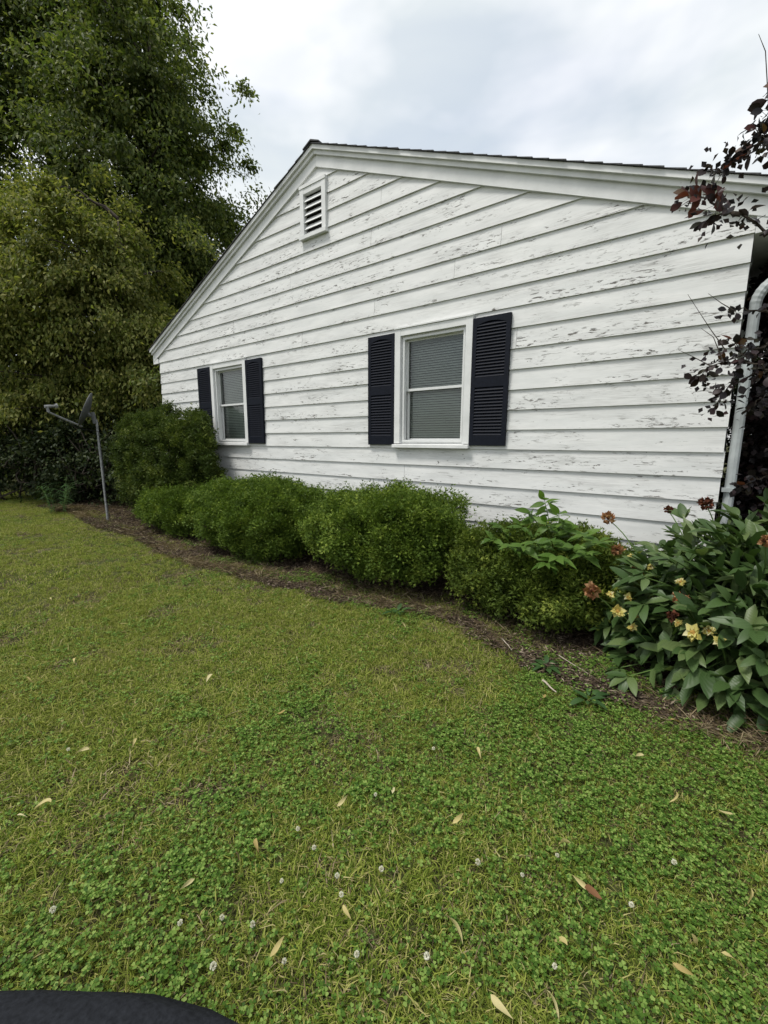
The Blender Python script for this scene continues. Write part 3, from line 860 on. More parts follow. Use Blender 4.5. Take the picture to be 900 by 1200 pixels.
def place_leaf(name, me, parent, p, d, n, s=1.0):
    d = Vector(d).normalized(); n = Vector(n); x = d.cross(n)
    if x.length < 1e-4: x = d.orthogonal()
    x.normalize(); z = x.cross(d)
    o = bpy.data.objects.new(name, me); COL.objects.link(o); o.parent = parent
    pl = parent.location
    o.matrix_local = Matrix(((x[0]*s, d[0]*s, z[0]*s, p[0]-pl[0]), (x[1]*s, d[1]*s, z[1]*s, p[1]-pl[1]), (x[2]*s, d[2]*s, z[2]*s, p[2]-pl[2]), (0, 0, 0, 1)))
    return o


def rot_about(v, axis, a):
    return np.array(Matrix.Rotation(a, 3, Vector(axis)) @ Vector(v))


# peony
R2 = np.random.default_rng(52)
PB = np.array([.30, -.78, 0.0])
peony = empty('peony_bush', PB); tag(peony, 'broad leafy peony bush with spent brown blooms at the house corner', 'plant')
pm = [leaf_mesh('leaf', .155, .060, dr, .30, LM['peony'], 'ovate', 7, tw) for dr, tw in ((.2, .2), (.42, -.25), (.65, .15), (.08, -.1))]
stems = MB(); cnt = 0; extra_P = []; extra_D = []; extra_N = []
PC = np.array([.33, -.70, .0]); PR = np.array([.98, .88, .92])
tries = 0
while cnt < 300 and tries < 5000:
    tries += 1
    d = R2.normal(size=3); d /= np.linalg.norm(d)
    if d[2] < -.02 or d[1] > .55: continue
    front = d[1] < .35
    rr = (.90+.16*R2.random())*(1+.12*mnoise.noise(Vector(d*3)))
    p = PC+d*PR*rr
    p[2] = max(p[2], .07)
    if p[0] > .62 or p[1] > -.12: continue
    out = nrm(d*np.array([1, 1, .6])); ax = nrm(out+np.array([0, 0, .15 if d[2] > .3 else -.15])+R2.normal(size=3)*.25)
    nrml = nrm(np.array([0, 0, 1.0])+out*.45+R2.normal(size=3)*.2)
    k = R2.integers(3, 6)
    s = PC+d*PR*.35; s[2] = p[2]*.45
    t_ = np.linspace(0, 1, 5)[:, None]; pts = s*(1-t_)+p*t_; pts[:, 2] += .05*np.sin(t_[:, 0]*3.1)
    stems.tube(pts-PB, np.linspace(.005, .0025, 5), 4, False)
    for j in range(k):
        a = (j-(k-1)/2)*math.radians(38)+R2.normal()*.12
        dd = rot_about(ax, nrml, a); dd = dd+np.array([0, 0, -.1-.3*R2.random()])
        if cnt < 300: place_leaf('leaf', pm[R2.integers(4)], peony, p+nrm(dd)*.012, dd, nrml+R2.normal(size=3)*.15, (.72+.45*R2.random())*(1.0-.12*abs(a)))
        cnt += 1
for i_ in range(34):
    a = R2.random()*6.28; r = R2.random()**.5*.28
    s = PB+np.array([math.cos(a)*r, math.sin(a)*r, -.02]); d = nrm(np.array([math.cos(a)*1.0, math.sin(a)*1.0, .9])); q = PC+d*PR*.85
    t_ = np.linspace(0, 1, 6)[:, None]; pts = s*(1-t_)+q*t_; pts[:, 2] += .14*np.sin(t_[:, 0]*3.1)
    stems.tube(pts-PB, np.linspace(.007, .004, 6), 5, False)
# inner and rear leaves, too many and too hidden to tell apart
n = 5200
d = nrm(R2.normal(size=(n, 3))); d[:, 2] = np.abs(d[:, 2])
P = PC+d*PR*(.40+.58*R2.random((n, 1))**.8); ok = (P[:, 2] > .08)&(P[:, 1] < -.06)
D = d*.7+R2.normal(size=(n, 3))*.5+np.array([0, 0, -.1]); N = np.array([0, 0, 1.0])+d*.4+R2.normal(size=(n, 3))*.3
V, F = leaf_cloud6((P-PB)[ok], D[ok], N[ok], .115+.05*R2.random(int(ok.sum())), .054, .2, .25)
tag(link('inner_leaves', np_mesh('inner_leaves', V, F, True), LM['peony'], peony), kind='stuff')

PETAL_O = leaf_mat('faded_orange_petal', [(0, (.14, .060, .026)), (.5, (.36, .17, .08)), (1, (.52, .32, .17))], .3, .7, .2)
PETAL_Y = leaf_mat('pale_yellow_petal', [(0, (.24, .17, .04)), (.35, (.46, .40, .10)), (.75, (.60, .54, .20)), (1, (.64, .60, .38))], .3, .6, .2)
PETAL_B = leaf_mat('dried_brown_petal', [(0, (.045, .016, .010)), (1, (.16, .055, .030))], .15, .8, .2)


def bloom(p, size, kind, upv):
    """spent double bloom (ball of ragged petals) or open ring of pale petals"""
    mb = MB(); upv = nrm(np.array(upv, float)); n = 60 if kind != 'open' else 24
    P = []; D = []; N = []
    for i_ in range(n):
        d = R2.normal(size=3); d /= np.linalg.norm(d)
        if kind == 'open':
            a = 2*math.pi*i_/n+R2.normal()*.4; x = nrm(np.cross(upv, [0.3, .2, 1])); y = np.cross(upv, x)
            d = nrm(x*math.cos(a)+y*math.sin(a)+upv*(.1+.8*R2.random())+R2.normal(size=3)*.2); P.append(np.array(p)+d*size*.1); D.append(d); N.append(upv)
        else:
            P.append(np.array(p)+d*size*.22); D.append(d+R2.normal(size=3)*.4); N.append(R2.normal(size=3))
    ln = size*(.42 if kind == 'open' else .34)*(.45+.8*R2.random(n))
    V, F = leaf_cloud(np.array(P)-PB, np.array(D), np.array(N), ln, ln*(.85 if kind == 'open' else .95), .3, .25)
    mat = {'open': PETAL_Y, 'ball': PETAL_O, 'dry': PETAL_B}[kind]
    f = link('flower', np_mesh('flower', V, F), mat, peony)
    me = bpy.data.meshes.new('flower_centre'); import bmesh
    bm = bmesh.new(); bmesh.ops.create_icosphere(bm, subdivisions=2, radius=size*.16)
    for v in bm.verts: v.co = v.co*(1+.25*random.uniform(-1, 1))+Vector(np.array(p)-PB+upv*size*.05)
    bm.to_mesh(me); bm.free()
    link('flower_centre', me, PETAL_B if kind != 'open' else plain('yellow_brown_centre', (.30, .17, .03), .8), f)
    s = np.array([p[0]*.8+PC[0]*.2, p[1]*.75+PC[1]*.25, max(.1, p[2]-.22)])
    t_ = np.linspace(0, 1, 5)[:, None]; pts = s*(1-t_)+(np.array(p)-upv*size*.15)*t_; pts[:, 2] += .02*np.sin(t_[:, 0]*3.1)
    stems.tube(pts-PB, np.linspace(.004, .003, 5), 5, False)


for u, v, y, sz, kd in ((694, 692, -1.20, .085, 'ball'), (713, 607, -.80, .070, 'ball'), (724, 644, -.95, .065, 'ball'), (747, 667, -1.05, .060, 'ball'),
                        (797, 702, -1.25, .065, 'ball'), (788, 722, -1.32, .050, 'dry'), (828, 590, -.70, .070, 'dry'), (783, 597, -.62, .045, 'dry'), (897, 634, -1.1, .05, 'ball'),
                        (724, 717, -1.30, .075, 'open'), (716, 697, -1.28, .045, 'open'), (736, 700, -1.25, .048, 'open'), (742, 722, -1.32, .045, 'open'), (741, 735, -1.36, .045, 'open'),
                        (812, 742, -1.45, .078, 'open'), (831, 740, -1.42, .055, 'open'), (843, 752, -1.46, .052, 'open'), (797, 682, -1.2, .045, 'open'), (762, 665, -1.06, .04, 'open'),
                        (739, 652, -.98, .036, 'open'), (795, 730, -1.4, .04, 'open')):
    bloom(at(u, v, y), sz*(1.25 if kd != 'open' else 1.1), kd, (-.1, -.7, .6) if kd == 'open' else (0, -.3, .9))
link('stems', stems.mesh('stems'), M['stem_green'], peony)

# sapling through the right-hand yew
SB = np.array([-.93, -.62, 0.0])
sap = empty('sapling', SB); tag(sap, 'bright green sapling with pointed leaves growing through the right yew', 'plant')
sm = [leaf_mesh('leaf', .125, .052, dr, .22, LM['sap'], 'lance', 6, tw) for dr, tw in ((.1, .1), (.25, -.2), (.4, .2))]
mb = MB()
for (u, v, y, nl) in ((638, 586, -.80, 11), (610, 616, -.92, 9), (668, 620, -.95, 10), (688, 648, -1.12, 10), (588, 618, -.88, 7), (655, 602, -.9, 10), (628, 636, -1.12, 9), (702, 634, -1.05, 8), (652, 652, -1.22, 9), (598, 640, -1.12, 7), (640, 612, -1.0, 9), (672, 640, -1.1, 8), (622, 600, -.85, 8), (612, 640, -1.15, 8), (645, 632, -1.12, 8), (660, 612, -.95, 8), (685, 625, -1.0, 7), (576, 632, -1.0, 6), (640, 660, -1.24, 7)):
    tip = at(u, v, y); s = SB+np.array([0, 0, .25]); t_ = np.linspace(0, 1, 7)[:, None]
    pts = s*(1-t_)+tip*t_; pts[:, 2] += .05*np.sin(t_[:, 0]*3.1); mb.tube(pts-SB, np.linspace(.006, .002, 7), 5, False)
    ax = nrm(pts[-1]-pts[-3]+np.array([0, -.1, .03]))
    for j in range(nl):
        q = tip-ax*.030*(j//2); sd = 1 if j % 2 else -1
        side = nrm(np.cross(ax, [0, 0, 1])+R2.normal(size=3)*.25)
        d = ax*(.9 if j < 2 else .45)+side*sd*(.35 if j < 2 else 1)+np.array([0, -.15, -.12])+R2.normal(size=3)*.15
        place_leaf('leaf', sm[R2.integers(3)], sap, q, d, np.array([0, -.45, 1])+R2.normal(size=3)*.25, .62+.5*R2.random())
mb.tube(np.array([(0, 0, -.02), (.01, 0, .15), (0, 0, .32)]), [.010, .009, .007], 6); link('stem', mb.mesh('stem'), M['stem_green'], sap)

# purple smokebush reaching in from the right
KB = np.array([1.15, .35, 0.0])
smoke = empty('smokebush', KB); tag(smoke, 'purple leaved smokebush reaching over the right corner of the house', 'shrub')
km = [leaf_mesh('leaf', .058, .040, dr, .15, LM['smoke'], 'round', 4, tw) for dr, tw in ((.1, .1), (.25, -.2))]
kr = [leaf_mesh('leaf', .066, .044, dr, .15, LM['smoke_red'], 'round', 4, tw) for dr, tw in ((.1, .1), (.25, -.2))]
mb = MB(); nleaf = 0; SMP = []; SMD = []; SMN = []


def spray(path, nl, red=0.0, s0=.7, s1=1.1, spread=.055, width=.009):
    global nleaf
    P = np.array(path, float); t_ = np.linspace(0, len(P)-1, 14)
    pts = np.stack([np.interp(t_, np.arange(len(P)), P[:, k]) for k in range(3)], 1)
    pts[1:-1] += R2.normal(size=(12, 3))*.006
    mb.tube(pts-KB, np.linspace(width, .0016, 14), 5, False)
    for j in range(nl):
        f = R2.random()**.7
        k = f*13; i0 = min(12, int(k)); q = pts[i0]*(1-(k-i0))+pts[i0+1]*(k-i0)
        ax = nrm(pts[min(13, i0+1)]-pts[i0]); d = ax*.5+R2.normal(size=3)*.8+np.array([0, -.1, -.25])
        q2 = q+nrm(d)*R2.random()*spread
        mb.tube(np.array([q, q2])-KB, [.0012, .0008], 3, False)
        for _k in range(2):
            SMP.append(q+R2.normal(size=3)*spread*.9); SMD.append(R2.normal(size=3)+np.array([0, 0, -.3])); SMN.append(R2.normal(size=3)+np.array([0, -.7, .5]))
        me = (kr if R2.random() < red else km)[R2.integers(2)]
        place_leaf('leaf', me, smoke, q2, d, R2.normal(size=3)+np.array([0, -.7, .5]), s0+(s1-s0)*R2.random()); nleaf += 1


root_hi = KB+np.array([-.15, -.5, 1.9])
spray([root_hi+[0, 0, .2], at(905, 272, -.95), at(868, 252, -1.0), at(845, 248, -1.0), at(822, 262, -1.0)], 26, .0)
spray([at(868, 252, -1.0), at(845, 243, -1.0), at(828, 232, -1.02), at(812, 228, -1.02)], 26, .85, .9, 1.3)
spray([root_hi+[0, -.1, .5], at(925, 190, -1.0), at(895, 165, -1.0), at(868, 180, -1.0), at(835, 205, -1.0)], 44, .15)
spray([root_hi+[0, -.1, .7], at(930, 140, -1.0), at(905, 130, -1.05), at(892, 150, -1.05), at(885, 185, -1.05)], 26, .25)
spray([root_hi+[0, -.1, .9], at(935, 90, -1.0), at(915, 110, -1.05), at(893, 140, -1.05)], 18, .35, .9, 1.3)
spray([root_hi+[0, 0, -.4], at(900, 365, -.7), at(878, 362, -.75), at(855, 362, -.78)], 14, .05, .55, .9, .03)
spray([KB+[-.2, -.4, 1.2], at(915, 400, -.75), at(880, 410, -.8), at(845, 425, -.8), at(812, 445, -.8)], 40, .05)
spray([KB+[-.2, -.4, 1.2], at(910, 430, -.75), at(880, 440, -.75), at(850, 455, -.75), at(838, 480, -.75)], 30, .05)
spray([KB+[-.2, -.4, 1.1], at(920, 440, -.8), at(895, 430, -.85), at(872, 420, -.85), at(860, 400, -.85)], 22, .1)
spray([KB+[-.2, -.4, .9], at(925, 470, -.7), at(895, 465, -.7), at(875, 480, -.7)], 26, .05)
spray([KB+[-.2, -.3, .7], at(925, 560, -.4), at(895, 560, -.4), at(868, 570, -.4)], 22, .05)
# bare twig ends
for a, b, c in ((( 905, 200), (897, 60), (889, 40)), ((850, 410), (832, 385), (806, 345)), ((848, 425), (836, 395), (822, 385)), ((862, 365), (845, 355), (830, 344)), ((835, 430), (812, 418), (795, 410))):
    pts = np.array([at(*a, -.9), at(*b, -.9), at(*c, -.9)]); mb.tube(pts-KB, [.003, .002, .001], 4, False)
for i_ in range(9):
    a = R2.random()*6.28; q = KB+np.array([math.cos(a)*.6, math.sin(a)*.8, 1.6+R2.random()*.8]); t_ = np.linspace(0, 1, 7)[:, None]
    pts = (KB+np.array([math.cos(a)*.08, math.sin(a)*.08, -.05]))*(1-t_)+q*t_; pts[1:-1] += R2.normal(size=(5, 3))*.03
    mb.tube(pts-KB, np.linspace(.026, .008, 7), 6, False)
link('branches', mb.mesh('branches'), M['bark'], smoke)
V, F = leaf_cloud(np.array(SMP)-KB, np.array(SMD), np.array(SMN), .036, .026, .12, .1)
tag(link('small_leaves', np_mesh('small_leaves', V, F), LM['smoke'], smoke), kind='stuff')
n = 32000
lob = [((.52, 1.0, 1.5), (.45, .9, 1.0)), ((.8, 1.9, 1.3), (.75, 1.2, 1.35)), ((.62, .55, .7), (.48, .55, .7)), ((.66, .45, 2.25), (.45, .5, .5)), ((.30, .75, 2.45), (.28, .7, .30))]
idx = R2.integers(0, 5, n); c = np.array([l[0] for l in lob])[idx]; r = np.array([l[1] for l in lob])[idx]
d = nrm(R2.normal(size=(n, 3))); P = c+d*r*(R2.random((n, 1))**.4)
ok = (P[:, 2] > .05)&(P[:, 2] < 2.70)&(P[:, 0] > np.where(P[:, 1] > .4, .035, .125))&((P[:, 1] > .10)|(P[:, 0] > .3))
V, F = leaf_cloud((P-KB)[ok], (d*.4+R2.normal(size=(n, 3))*.7+[0, 0, -.3])[ok], (R2.normal(size=(n, 3))*.6+[0, 0, 1])[ok], .062, .044, .12, .1)
tag(link('rear_leaves', np_mesh('rear_leaves', V, F), LM['smoke'], smoke), kind='stuff')

leafy_shrub('side_shrub', 'dark green shrub in the shade behind the downspout', (1.1, 3.4, 0), [((.90, 3.2, 1.35), (.85, 1.3, 1.6), 1)], 170, 110, .08, LM['dark'], None, 61)
foliage_tree('side_tree', 'dark tree behind the right side of the house', (2.6, 7.5, 0), (2.6, 7.5, 3.6), .12,
             [((2.0, 7.6, 2.2), (2.1, 1.8, 2.2), 1)], 220, 110, .11, LM['dark'], None, .5, .5, 62, 1)

# strappy lily clump by the trees
LB = np.array([-9.75, -1.38, 0.0])
lily = empty('lily_clump', LB); tag(lily, 'upright strappy green lily clump at the edge of the far bed', 'plant')
lm = [leaf_mesh('leaf', .17, .022, dr, .2, LM['lily'], 'strap', 5) for dr in (.2, .5, .8)]
ms = MB()
for i_ in range(9):
    a = R2.random()*6.28; r = .16*R2.random()**.5; h = .38+.32*R2.random(); b = LB+np.array([math.cos(a)*r, math.sin(a)*r, 0]); lean = np.array([math.cos(a), math.sin(a), 0])*.16
    ms.tube(np.array([b+[0, 0, -.02], b+lean*.4+[0, 0, h*.5], b+lean+[0, 0, h]])-LB, [.005, .004, .002], 5, False)
    for j in range(20):
        f = .15+.85*j/19; q = b+lean*f*f+np.array([0, 0, h*f]); th = j*2.4
        place_leaf('leaf', lm[R2.integers(3)], lily, q, (math.cos(th), math.sin(th), .55), (0, 0, 1), .7+.4*R2.random())
link('stems', ms.mesh('stems'), M['stem_green'], lily)

# ------------------------------------------------------------------ satellite dish
DB = np.array([-7.99, -1.18, 0.0])
dish = empty('satellite_dish', DB); tag(dish, 'grey satellite dish on a leaning pole at the bed edge', 'satellite dish')
ptop = at(113, 492, -1.12)-DB
mb = MB(); mb.tube(np.array([(0, 0, -.1), ptop*.5, ptop]), [.0185, .0185, .0185], 10); mb.tube(np.array([ptop*.72, ptop*.735]), [.023, .023], 10); link('pole', mb.mesh('pole', False), M['gray_metal'], dish)
# dish axes: boom points towards the left of the picture
lnb = at(57, 483, -1.75)-DB
bc = ptop+np.array([-.03, -.04, .06])
vr = nrm((ptop+DB-CAM)*[1, 1, 0]); face = nrm(np.array([-vr[1], vr[0], 0])+np.array([0, 0, .42])+vr*.10); sidev = nrm(np.cross(face, [0, 0, 1])); upd = np.cross(sidev, face)
dc = bc+face*.10+upd*.06
V = []; F = []; nr, na = 6, 28
for i_ in range(nr+1):
    q = i_/nr
    for k in range(na):
        a = 2*math.pi*k/na; V.append(dc+sidev*math.cos(a)*q*.25+upd*math.sin(a)*q*.29+face*(.055*q*q-.03))
for i_ in range(nr):
    for k in range(na): F.append((i_*na+k, i_*na+(k+1) % na, (i_+1)*na+(k+1) % na, (i_+1)*na+k))
nb = len(V); V += [v-face*.008 for v in V]; F += [tuple(i_+nb for i_ in f[::-1]) for f in F]
F += [(nr*na+k, nr*na+(k+1) % na, nb+nr*na+(k+1) % na, nb+nr*na+k) for k in range(na)]
me = bpy.data.meshes.new('reflector'); me.from_pydata([tuple(v) for v in V], [], F); me.polygons.foreach_set('use_smooth', [True]*len(F)); me.update(); link('reflector', me, M['dish'], dish)
mb = MB(); mb.tube(np.array([bc+[0.02, .02, -.12], bc+[0, 0, .06]]), [.035, .035], 10); mb.tube(np.array([bc, bc+face*.09]), [.03, .045], 8); link('bracket', mb.mesh('bracket'), M['dish'], dish)
a0 = dc-upd*.28-face*.02
mb = MB(); mb.tube(np.array([a0, a0*.5+lnb*.5+[0, 0, -.005], lnb]), [.016, .016, .016], 8)
mb.tube(np.array([lnb, lnb+[-.01, -.01, .09]]), [.020, .018], 8); link('feed_arm', mb.mesh('feed_arm'), M['gray_metal'], dish)
cab = MB(); cab.tube(np.array([lnb, a0*.5+lnb*.5+[0, 0, -.05], a0+[0, 0, -.04], ptop*.9+[.03, 0, -.02], ptop*.55+[.045, .01, 0], ptop*.25+[.03, 0, 0], [.05, .02, .01]]), [.0045]*7, 5); link('cable', cab.mesh('cable'), M['dark'], dish)
hd = lnb+np.array([-.01, -.01, .085]); tow = nrm(dc+upd*.1-hd)
mb = MB(); mb.tube(np.array([hd-tow*.03, hd+tow*.05, hd+tow*.055, hd+tow*.11, hd+tow*.112, hd+tow*.135]), [.024, .024, .020, .020, .036, .038], 10); link('receiver', mb.mesh('receiver'), M['gray_metal'], dish)

# ------------------------------------------------------------------ made-up dark mound standing in for an unidentified blur, lower left
bp = np.array([-1.118, -3.978, 0.0])
import bmesh
bm = bmesh.new(); bmesh.ops.create_uvsphere(bm, u_segments=40, v_segments=20, radius=1.0)
ax = np.array([_r[0], _r[1], 0]); ax /= np.linalg.norm(ax); ay = np.array([-ax[1], ax[0], 0])
for v in bm.verts:
    c = np.array(v.co); c = np.sign(c)*np.abs(c)**.72
    w = 1+.06*mnoise.noise(Vector(v.co)*3)
    q = ax*c[0]*.58*w+ay*c[1]*.20*w+np.array([0, 0, 0.065+c[2]*.075*w])
    v.co = Vector(q)
me = bpy.data.meshes.new('unknown_dark_shape'); bm.to_mesh(me); bm.free(); me.polygons.foreach_set('use_smooth', [True]*len(me.polygons))
cb = link('unknown_dark_shape', me, M['unknown_shape']); cb.location = bp
tag(cb, 'unidentified soft charcoal shape cut off by the lower left corner', 'cloth')

# ------------------------------------------------------------------ lawn: grass, clover, litter
GR = [(0, (.036, .068, .008)), (.35, (.130, .186, .022)), (.74, (.285, .335, .062)), (.92, (.40, .365, .13)), (1, (.50, .44, .22))]
grass_mat = leaf_mat('grass_blade', GR, .3, .6, .10, patch=(.9, (.220, .225, .048), .36))
clover_mat = leaf_mat('clover_leaf', [(0, (.036, .084, .012)), (.55, (.098, .184, .026)), (1, (.250, .345, .085))], .3, .55, .14)
straw_mat = leaf_mat('dry_straw', [(0, (.07, .050, .028)), (.5, (.17, .125, .070)), (1, (.36, .30, .19))], .15, .8, .2)
RG = np.random.default_rng(77)


def proto(name, V, F, mat):
    me = np_mesh(name, V, F); me.materials.append(mat)
    return bpy.data.objects.new(name, me)         # never linked: only its shape is used


def blades(n, r, hmin, hmax, wd, flat):
    a = RG.random(n)*6.28; rr = RG.random(n)**.5*r
    P = np.stack([np.cos(a)*rr, np.sin(a)*rr, np.full(n, -.004)], 1)
    h = hmin+(hmax-hmin)*RG.random(n)
    th = RG.random(n)*6.28; ln = flat*(.3+1.2*RG.random(n))
    dirh = np.stack([np.cos(th), np.sin(th), np.zeros(n)], 1)
    up = np.array([0, 0, 1.0])
    mid = P+up*(h*.6)[:, None]+dirh*(h*ln*.35)[:, None]; tip = P+up*(h*(1-.35*np.minimum(ln, 1.3)))[:, None]+dirh*(h*ln)[:, None]
    S = np.stack([-np.sin(th), np.cos(th), np.zeros(n)], 1)*(wd*(.7+.6*RG.random(n)))[:, None]*.5
    V = np.stack([P-S, P+S, mid+S*.9, mid-S*.9, tip], 1).reshape(-1, 3)
    b = np.arange(n)[:, None]*5
    F = np.concatenate([b+np.array([0, 1, 2]), b+np.array([0, 2, 3]), b+np.array([3, 2, 4])], 1).reshape(-1, 3)
    return V, F


def clover(n, r):
    V = []; F = []; k = 0
    for i_ in range(n):
        a = RG.random()*6.28; rr = RG.random()**.5*r; h = .012+.020*RG.random()
        c = np.array([math.cos(a)*rr, math.sin(a)*rr, h]); tilt = RG.normal(size=3)*.22+np.array([0, 0, 1]); tilt /= np.linalg.norm(tilt)
        x = np.cross(tilt, [.2, 1, 0]); x /= np.linalg.norm(x); y = np.cross(tilt, x); s = .0042+.0052*RG.random(); ph = RG.random()*6.28
        for j in range(3):
            t0 = ph+j*2.094; d = x*math.cos(t0)+y*math.sin(t0); sd = np.cross(tilt, d)
            pts = [c, c+d*s*.55+sd*s*.52+tilt*s*.12, c+d*s*1.0+sd*s*.38+tilt*s*.08, c+d*s*.95, c+d*s*1.0-sd*s*.38+tilt*s*.08, c+d*s*.55-sd*s*.52+tilt*s*.12]
            V += pts; F += [(k, k+1, k+2), (k, k+2, k+3), (k, k+3, k+4), (k, k+4, k+5)]; k += 6
        st = [np.array([c[0]*.8-.0006, c[1]*.8, 0]), np.array([c[0]*.8+.0006, c[1]*.8, 0]), c]; V += st; F.append((k, k+1, k+2)); k += 3
    return np.array(V), np.array(F)


def scatter(name, P, rot, scl, idx, protos, parent=None):
    """one object whose points carry small plant shapes (geometry nodes)"""
    me = bpy.data.meshes.new(name); me.vertices.add(len(P)); me.vertices.foreach_set('co', np.ascontiguousarray(P, np.float32).ravel())
    a = me.attributes.new('rot', 'FLOAT_VECTOR', 'POINT'); a.data.foreach_set('vector', np.ascontiguousarray(rot, np.float32).ravel())
    a = me.attributes.new('scl', 'FLOAT', 'POINT'); a.data.foreach_set('value', np.ascontiguousarray(scl, np.float32))
    a = me.attributes.new('idx', 'INT', 'POINT'); a.data.foreach_set('value', np.ascontiguousarray(idx, np.int32))
    o = bpy.data.objects.new(name, me); COL.objects.link(o)
    for p in protos:
        if p.data.materials[0].name not in [m.name for m in me.materials]: me.materials.append(p.data.materials[0])
    ng = bpy.data.node_groups.new(name+'_scatter', 'GeometryNodeTree')
    ng.interface.new_socket('Geometry', in_out='INPUT', socket_type='NodeSocketGeometry'); ng.interface.new_socket('Geometry', in_out='OUTPUT', socket_type='NodeSocketGeometry')
    N_ = ng.nodes.new; gi = N_('NodeGroupInput'); go = N_('NodeGroupOutput'); jn = N_('GeometryNodeJoinGeometry')
    def attr(nm, ty):
        x = N_('GeometryNodeInputNamedAttribute'); x.data_type = ty; x.inputs['Name'].default_value = nm
        return [s for s in x.outputs if s.enabled and s.name == 'Attribute'][0]
    ar, as_, ai = attr('rot', 'FLOAT_VECTOR'), attr('scl', 'FLOAT'), attr('idx', 'INT')
    er = N_('FunctionNodeEulerToRotation'); ng.links.new(ar, er.inputs[0])
    for k, p in enumerate(protos):
        oi = N_('GeometryNodeObjectInfo'); oi.inputs['Object'].default_value = p
        cp = N_('FunctionNodeCompare'); cp.data_type = 'INT'; cp.operation = 'EQUAL'
        ins = [s for s in cp.inputs if s.enabled]; ng.links.new(ai, ins[0]); ins[1].default_value = k
        ip = N_('GeometryNodeInstanceOnPoints')
        ng.links.new(gi.outputs[0], ip.inputs['Points']); ng.links.new(cp.outputs[0], ip.inputs['Selection']); ng.links.new(oi.outputs['Geometry'], ip.inputs['Instance'])
        ng.links.new(er.outputs[0], ip.inputs['Rotation']); ng.links.new(as_, ip.inputs['Scale']); ng.links.new(ip.outputs[0], jn.inputs[0])
    ng.links.new(jn.outputs[0], go.inputs[0])
    md = o.modifiers.new('scatter', 'NODES'); md.node_group = ng
    return o


def lawn_points(dens_fn, cell_box, nmax):
    x0, x1, y0, y1 = cell_box
    P = np.stack([x0+(x1-x0)*RG.random(nmax), y0+(y1-y0)*RG.random(nmax)], 1)
    keep = RG.random(nmax) < dens_fn(P[:, 0], P[:, 1])
    P = P[keep]; return np.column_stack([P, gz(P[:, 0], P[:, 1])])


def on_lawn(x, y, soft=.36):
    d = bed_y(x)-y+.09            # positive on the lawn side
    return np.clip(d/soft+.25+.5*(fbm(x*6, y*6, 55)-.5)*2, 0, 1)


def cl_mask(x, y):
    m = fbm(x*1.5+3, y*1.5, 61, 4); near = np.clip((2.9-np.hypot(x-.25, y+3.3))/2.2, 0, 1)
    return np.clip((m-.46+.15*near-.06*(1-near))*4.5, 0, 1)*.9


def bare(x, y): return np.clip((fbm(x*2.6, y*2.6, 71, 3)-.60)*8, 0, 1)


gp = [proto('grass_tuft', *blades(20, .036, .016, .040, .0030, 1.1), grass_mat) for _ in range(5)]
gp += [proto('grass_tuft', *blades(9, .03, .03, .060, .0032, .8), grass_mat) for _ in range(2)]
gp += [proto('grass_tuft', *blades(12, .04, .012, .03, .003, 2.2), straw_mat) for _ in range(2)]
near_box = (-4.2, 2.4, -5.4, -1.0); far_box = (-15, -4.2, -7.5, -.6)
P = np.concatenate([lawn_points(lambda x, y: on_lawn(x, y)*(1-.55*bare(x, y))*(1-.30*cl_mask(x, y)), near_box, 68000),
                    lawn_points(lambda x, y: on_lawn(x, y)*(1-.5*bare(x, y)), far_box, 60000),
                    lawn_points(lambda x, y: on_lawn(x, y), (-4.2, 2.4, -8, -5.4), 9000),
                    lawn_points(lambda x, y: (y > bed_y(x))*(y < bed_y(x)+.38)*np.clip((fbm(x*2.3, y*2.3, 91)-.34)*2.2, 0, .8)*np.clip(1.15-(y-bed_y(x))/.34, 0, 1), (-10, 1.2, -1.9, -.7), 42000)])
P[:, 2] += .016*np.clip((P[:, 1]-bed_y(P[:, 0]))/.05, 0, 1)
n = len(P); b = bare(P[:, 0], P[:, 1]); edge = 1-np.clip((bed_y(P[:, 0])-P[:, 1])/(.35+.45*np.clip((P[:, 0]+1.6)/1.0, 0, 1)), 0, 1)
idx = RG.integers(0, 5, n); q = RG.random(n); idx[q < .07] = 5+RG.integers(0, 2, (q < .07).sum())
st = RG.random(n) < .09+.38*b+.34*edge; idx[st] = 7+RG.integers(0, 2, st.sum())
rot = np.column_stack([RG.normal(size=n)*.15, RG.normal(size=n)*.15, RG.random(n)*6.28])
scl = (.75+.5*RG.random(n))*(1-.22*cl_mask(P[:, 0], P[:, 1]))
tag(scatter('grass', P, rot, scl, idx, gp), 'short mown grass of the lawn', 'grass', kind='stuff')

cp_ = [proto('clover_tuft', *clover(7, .04), clover_mat) for _ in range(5)]
P = np.concatenate([lawn_points(lambda x, y: on_lawn(x, y, .3)*(cl_mask(x, y)*.9+.12), near_box, 30000), lawn_points(lambda x, y: on_lawn(x, y, .3)*(cl_mask(x, y)*.5+.03), far_box, 14000),
                    lawn_points(lambda x, y: (y > bed_y(x))*(y < bed_y(x)+.32)*np.clip((fbm(x*2.0, y*2.0, 95)-.50)*3, 0, .7), (-6, 1.0, -1.8, -.8), 9000)])
P[:, 2] += .016*np.clip((P[:, 1]-bed_y(P[:, 0]))/.05, 0, 1); n = len(P)
tag(scatter('clover', P, np.column_stack([RG.normal(size=n)*.1, RG.normal(size=n)*.1, RG.random(n)*6.28]), .8+.5*RG.random(n), RG.integers(0, 5, n), cp_), 'low green clover patches in the lawn', 'clover', kind='stuff')

